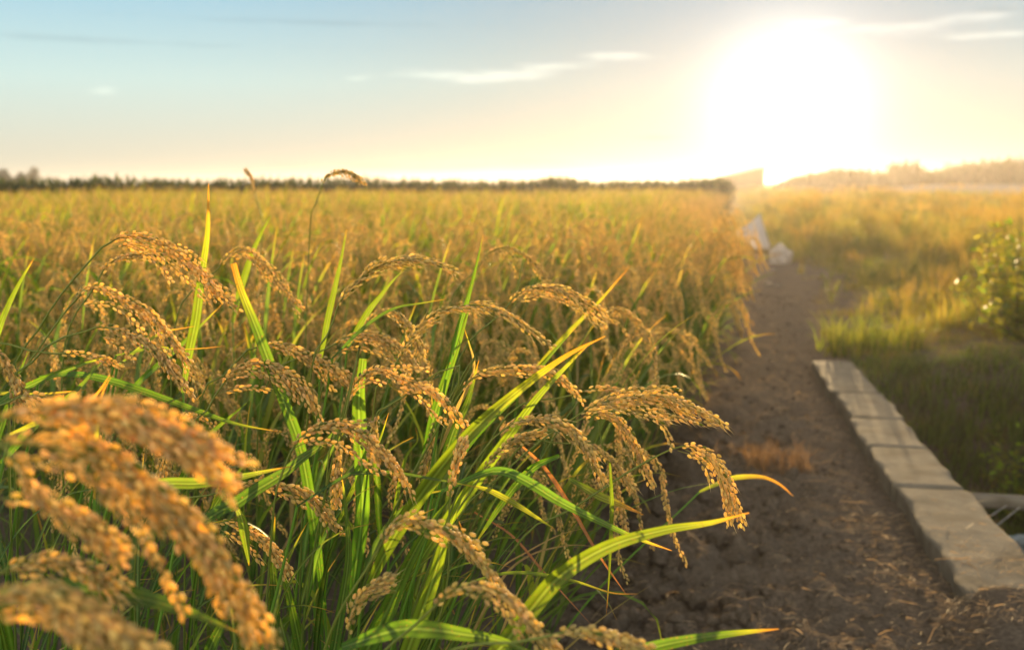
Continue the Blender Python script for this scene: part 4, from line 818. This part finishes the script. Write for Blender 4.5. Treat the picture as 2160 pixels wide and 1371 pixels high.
forms = [blades(gg, 46, .24, .13, .005, C_GR[:4]).mesh('t', M_GRASS) for _ in range(3)] + [blades(gg, 40, .36, .14, .005, C_GR[1:4]).mesh('t', M_GRASS) for _ in range(3)] + [seedy(gg, 24, .42).mesh('t', M_GRASS) for _ in range(2)] + [herb(gg, .3, 26, .035, [C_GR[0], C_GR[1], C_GR[4]]).mesh('t', M_GRASS) for _ in range(3)] + [blades(gg, 40, .16, .15, .004, [C_GR[3], C_GR[3] * .8, C_GR[2]], .9).mesh('t', M_DRY) for _ in range(2)] + [blades(gg, 60, .22, .2, .006, [C_GR[4], C_GR[4] * .8, C_GR[0]], .9).mesh('t', M_GRASS) for _ in range(2)]
pts = []
for y0, y1, dens in ((4.6, 12, 42), (12, 28, 22), (28, 60, 5), (60, 130, .9)):
    A = (y1 - y0) * (.56 * (y1 + y0) / 2 + 1); n = int(A * dens); y = gg.uniform(y0, y1, n); x = gg.uniform(0, 1, n) * .60 * y + .6
    v = x - verge(y); dx = x - kx(y) - KW
    dn = .5 + .5 * fbm(x * .9, y * .7, 3, 77)
    keep = (v > -.55 * sstep(y, 12, 16)) & (gg.random(n) < np.clip(sstep(v + .8 * sstep(y, 12, 16), .0, .8) * (.35 + dn), 0, 1)) & ~((y < 5.6) & (dx < 1.9)) & ~((y < 7.2) & (gg.random(n) < .8))
    road = (y > 29) & (x > 16) & (y < 72); keep &= ~road | (gg.random(n) < .0)
    pts.append(np.column_stack([x, y])[keep])
pts = np.concatenate(pts); n = len(pts); v = pts[:, 0] - verge(pts[:, 1])
big = np.clip(.55 + .45 * sstep(v, .2, 1.6) + .35 * fbm(pts[:, 0]*.6, pts[:, 1]*.45, 2, 41), .4, 1.5) * (1 + .9 * (pts[:, 1] > 28) + 1.2 * (pts[:, 1] > 60)); up_ = big / (1 + .9 * (pts[:, 1] > 28) + 1.2 * (pts[:, 1] > 60)) * 1.0
dryp = gg.random(n) < np.clip(1.1 - v * 1.2, .08, .9); pick = np.where(dryp, gg.integers(11, 13, n), gg.integers(0, 11, n))
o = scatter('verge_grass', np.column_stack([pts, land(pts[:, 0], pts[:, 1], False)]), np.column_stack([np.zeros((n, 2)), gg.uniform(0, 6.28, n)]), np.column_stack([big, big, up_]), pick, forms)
tag(o, 'rough golden grass and weeds covering the bank beside the path', 'grass', kind='stuff')
# thin weeds and dead grass in and round the ditch
n = 3800; y = gg.uniform(3.0, 6.5, n); x = kx(y) + KW + gg.uniform(.05, 2.6, n); q = (y < 5.3) | (gg.random(n) < .45); x, y = x[q], y[q]; n = len(x)
o = scatter('ditch_weeds', np.column_stack([x, y, land(x, y, False)]), np.column_stack([np.zeros((n, 2)), gg.uniform(0, 6.28, n)]), np.repeat((gg.uniform(.35, .8, n) * np.where(y > 5.2, .7, 1.0))[:, None], 3, 1), np.where((y < 4.1) & (gg.random(n) < .5), gg.integers(8, 11, n), np.where(gg.random(n) < np.interp(y, [4.3, 5.1, 5.5], [.05, .3, .95]), gg.integers(11, 13, n), gg.integers(13, 15, n))), forms)
tag(o, 'low weeds and dead grass growing in the ditch', 'weeds', kind='stuff')
def lone(name, m, mat, loc, label, cat, group=None, parts=()):
    o = m.build(name, mat); o.location = tuple(loc); return tag(o, label, cat, group)
p = ground(1830, 746); p[2] = float(land(p[0], p[1]))
m = blades(gg, 420, .29, .30, .006, [C_GR[0], C_GR[1], C_GR[4], C_GR[1] * 1.3], .5)
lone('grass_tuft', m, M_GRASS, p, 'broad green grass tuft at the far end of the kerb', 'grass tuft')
p = ground(1640, 985); p[2] = float(land(p[0], p[1]))
m = blades(gg, 260, .14, .12, .0028, [np.array([.17, .11, .065]), np.array([.22, .15, .09]), np.array([.13, .085, .05])], 1.6)
lone('dead_grass_tuft', m, M_DRY, p, 'reddish dead grass tuft on the path close to the kerb', 'dead grass', 'dead tufts on the path')
p = ground(1560, 990); p[2] = float(land(p[0], p[1]))
m = blades(gg, 110, .085, .10, .003, [np.array([.17, .11, .06]), np.array([.21, .14, .08])], 1.9)
lone('dead_grass_tuft', m, M_DRY, p, 'low flattened dead grass tuft nearer the rice', 'dead grass', 'dead tufts on the path')
def bush(loc, h, rad, nst, nleaf, size, label, cols):
    root = empty('weed_bush', loc, label, 'bush', None); st, fo = MB(), MB()
    for q in range(nst):
        a = gg.uniform(0, 6.28); rr = rad * gg.random() ** .5; top = np.array([math.cos(a)*rr, math.sin(a)*rr, h * gg.uniform(.6, 1.05) * (1 - .35 * (rr / rad) ** 2)])
        C = spline([(math.cos(a)*.04, math.sin(a)*.04, -.03), top * np.array([.7, .7, .5]), top], 12); tube(st, C, np.linspace(.005, .0015, 12), (.16, .12, .05), 4)
        for k in range(nleaf):
            f = gg.uniform(.12, 1); p = C[int(f * 11)] + gg.normal(0, .035, 3); d = unit(np.array([gg.normal(), gg.normal(), gg.normal(.25, .6)])); u = unit(np.cross(d, gg.normal(0, 1, 3))); L = size * gg.uniform(.5, 1.3)
            fo.add([p, p + d*L*.45 + u*L*.2, p + d*L, p + d*L*.45 - u*L*.2], cols[gg.integers(len(cols))] * gg.uniform(.7, 1.25), [[0, 1, 2, 3]])
    st.build('stems', M_BARK, root); fo.build('foliage', M_GRASS, root); return root
p = ground(2150, 800, .1); p[1] = 5.7; p[0] = at(2152, 700, 5.7)[0]; p[2] = float(land(p[0], p[1]))
bush(p, .78, .40, 40, 60, .06, 'tall leafy green weed bush at the right edge of the picture', [C_GR[1] * 1.2, C_GR[2], C_GR[0] * 1.3])
p = at(2150, 745, 4.7); p[2] = float(land(p[0], p[1]))
bush(p, .42, .12, 7, 26, .06, 'small bright-leaved weed in front of the tall weed bush', [C_GR[1], np.array([.16, .26, .03])])

# ------------------------------------------------------------------ far away: hedge, trees, shed
gf = np.random.default_rng(77)
def mass(x0, x1, y0, y1, hfun, n, leaf_w, leaf_h, cols, slant=0.0):
    m = MB(); x = gf.uniform(x0, x1, n); y = gf.uniform(y0, y1, n) + slant * x; H = hfun(x); z = H * gf.random(n) ** .7
    tops = gf.random(n) < .12; z = np.where(tops, H * gf.uniform(.92, 1.14, n), z)
    a = gf.uniform(0, math.pi, n); t = gf.normal(0, .35, n); w = leaf_w * gf.uniform(.5, 1.3, n); hh = leaf_h * gf.uniform(.5, 1.4, n)
    S = np.stack([np.cos(a), np.sin(a), np.zeros(n)], 1) * w[:, None]; U = np.stack([np.sin(t), gf.normal(0, .3, n), np.cos(t)], 1) * hh[:, None]; c = np.stack([x, y, z], 1)
    V = np.stack([c - S, c - S * .3 - U * .8, c + S, c + S * .2 + U], 1).reshape(-1, 3); i = np.arange(n)[:, None] * 4
    col = np.array(cols)[gf.integers(0, len(cols), n)] * gf.uniform(.7, 1.3, n)[:, None]
    m.add(V, np.repeat(col, 4, 0), i + np.array([[0, 1, 2, 3]])); return m
HC = [(.04, .065, .02), (.06, .085, .022), (.085, .09, .028), (.035, .05, .02)]
h1 = lambda x: .90 + .05 * fbm(x * .5, x * 0 + 3, 3, 5) + .12 * np.exp(-((x - 1.2) / .5) ** 2)
tag(mass(-24, 6.6, 27.3, 29.5, h1, 30000, .035, .16, HC, .35).build('distant_hedge', M_CROWN), 'long dark hedge closing off the far side of the rice field', 'hedge', kind='stuff')
h2 = lambda x: np.interp(x, [20, 21.5, 23, 30, 37, 60], [.8, 1.0, 1.4, 1.6, 2.05, 2.2]) + .38 * np.maximum(fbm(x * 1.3, x * 0 + 9, 4, 8), -.5)
tag(mass(20, 62, 72, 77, h2, 30000, .07, .32, [(.10, .10, .03), (.12, .10, .04), (.07, .08, .025)]).build('far_reeds', M_CROWN), 'hazy band of tall reeds and scrub beyond the pale road', 'reeds', kind='stuff')
def tree(loc, h, cr, label, blobs, cols, ntr=1, group=None, n=1500, size=.16):
    root = empty('tree', loc, label, 'tree', group)
    t, c = MB(), MB()
    tube(t, spline([(0, 0, -.2), (.05 * h, 0, h * .3), (0, .02 * h, h * .7)], 10), np.linspace(.05 * h, .015 * h, 10), (.10, .075, .05), 7)
    for bx, bz, br in blobs:
        tube(t, spline([(0, 0, h * .3), (bx * .5, 0, h * .45), (bx, 0, bz)], 8), np.linspace(.02 * h, .006 * h, 8), (.10, .075, .05), 5)
        k = int(n * br ** 2 / sum(b[2] ** 2 for b in blobs)); d = unit(gf.normal(0, 1, (k, 3))); r = br * gf.random(k) ** .45 * (1 + .3 * vnoise(d[:, 0] * 2.5 + bx, d[:, 2] * 2.5 + d[:, 1], 3))
        p = d * r[:, None] + np.array([bx, 0, bz]); S = unit(gf.normal(0, 1, (k, 3))); U = unit(np.cross(S, gf.normal(0, 1, (k, 3)))); w = size * gf.uniform(.5, 1.3, k)[:, None]
        V = np.stack([p - S * w, p - U * w * .5, p + S * w, p + U * w * .5], 1).reshape(-1, 3); i = np.arange(k)[:, None] * 4
        c.add(V, np.repeat(np.array(cols)[gf.integers(0, len(cols), k)] * gf.uniform(.7, 1.3, k)[:, None], 4, 0), i + np.array([[0, 1, 2, 3]]))
    t.build('trunk', M_BARK, root); c.build('crown', M_CROWN, root); return root
TG = 'trees at the far left end of the field'; YT = 126
def tx(px): return at(px, 384, YT)[0]
tree((tx(68), YT, 0), 3.0, 1, 'round-headed loose tree standing highest at the far left', [(.3, 2.3, .62), (-.45, 1.7, .6), (.5, 1.5, .55), (0, 1.0, .7)], [(.10, .10, .045), (.07, .08, .03)], group=TG, n=900, size=.13)
tree((tx(28), YT + 2, 0), 2.2, 1, 'dark bluish-green tree left of the round-headed tree', [(0, 1.6, .65), (-.5, 1.1, .7), (.5, 1.0, .6)], [(.03, .06, .04), (.04, .06, .03)], group=TG, n=1100, size=.13)
tree((tx(0), YT + 1, 0), 2.7, 1, 'dark tree cut off by the left edge of the picture', [(0, 2.0, .7), (.5, 1.4, .6), (-.6, 1.3, .8)], [(.035, .07, .035), (.04, .06, .02)], group=TG, n=1200, size=.13)
tree((at(1537, 384, 100)[0], 100, 0), 1.75, 1, 'tiny lone tree left of the shed under the sun', [(0, 1.35, .3), (-.15, 1.0, .35), (.2, .9, .3)], [(.08, .09, .03)], n=420, size=.08)
# shed with a single sloping roof
YS = 92; xa, xb = at(1490, 384, YS)[0], at(1612, 384, YS)[0]; za, zb = 1.1, 1 + 31 / F * YS
sh = empty('shed', ((xa + xb) / 2, YS, float(land(xb, YS, False)) * 0), 'low shed with one sloping roof silhouetted below the sun', 'shed')
w = (xb - xa) / 2; m = MB(); D = 3.0
V = [(-w, 0, -.4), (w, 0, -.4), (w, 0, zb - .12), (-w, 0, za - .12), (-w, D, -.4), (w, D, -.4), (w, D, zb - .12), (-w, D, za - .12)]
m.add(V, (.3, .3, .3), [[0, 1, 2, 3], [5, 4, 7, 6], [1, 5, 6, 2], [4, 0, 3, 7], [3, 2, 6, 7]]); m.build('wall', M_WALL, sh, smooth=False)
m = MB(); e = .25; sl_ = (zb - za) / (2 * w)
V = [(-w - e, -e, za - .11 - e * sl_), (w + .05, -e, zb - .11 + .05 * sl_), (w + .05, D + e, zb - .11 + .05 * sl_), (-w - e, D + e, za - .11 - e * sl_)]; V = V + [(a, b, c + .1) for a, b, c in V]
m.add(V, (.3, .3, .3), [[3, 2, 1, 0], [4, 5, 6, 7], [0, 1, 5, 4], [1, 2, 6, 5], [2, 3, 7, 6], [3, 0, 4, 7]]); m.build('roof', M_ROOF, sh, smooth=False)

# ------------------------------------------------------------------ evening haze
m = MB(); hx, hy0, hy1, hz0, hz1 = 430, -40, 430, -2.0, 3.5
V = [(-hx, hy0, hz0), (hx, hy0, hz0), (hx, hy1, hz0), (-hx, hy1, hz0), (-hx, hy0, hz1), (hx, hy0, hz1), (hx, hy1, hz1), (-hx, hy1, hz1)]
m.add(V, (1, 1, 1), [[3, 2, 1, 0], [4, 5, 6, 7], [0, 1, 5, 4], [1, 2, 6, 5], [2, 3, 7, 6], [3, 0, 4, 7]])
mh, th = mat_new('haze'); pvn = N(th, 'ShaderNodeVolumePrincipled', ins={'Density': 0.0010, 'Anisotropy': 0.66}); pvn.inputs['Color'].default_value = (1.0, .95, 1.0, 1)
oh = N(th, 'ShaderNodeOutputMaterial'); th.links.new(pvn.outputs[0], oh.inputs['Volume'])
tag(m.build('haze', mh, smooth=False), 'thin golden evening haze over the field', 'haze', kind='stuff')
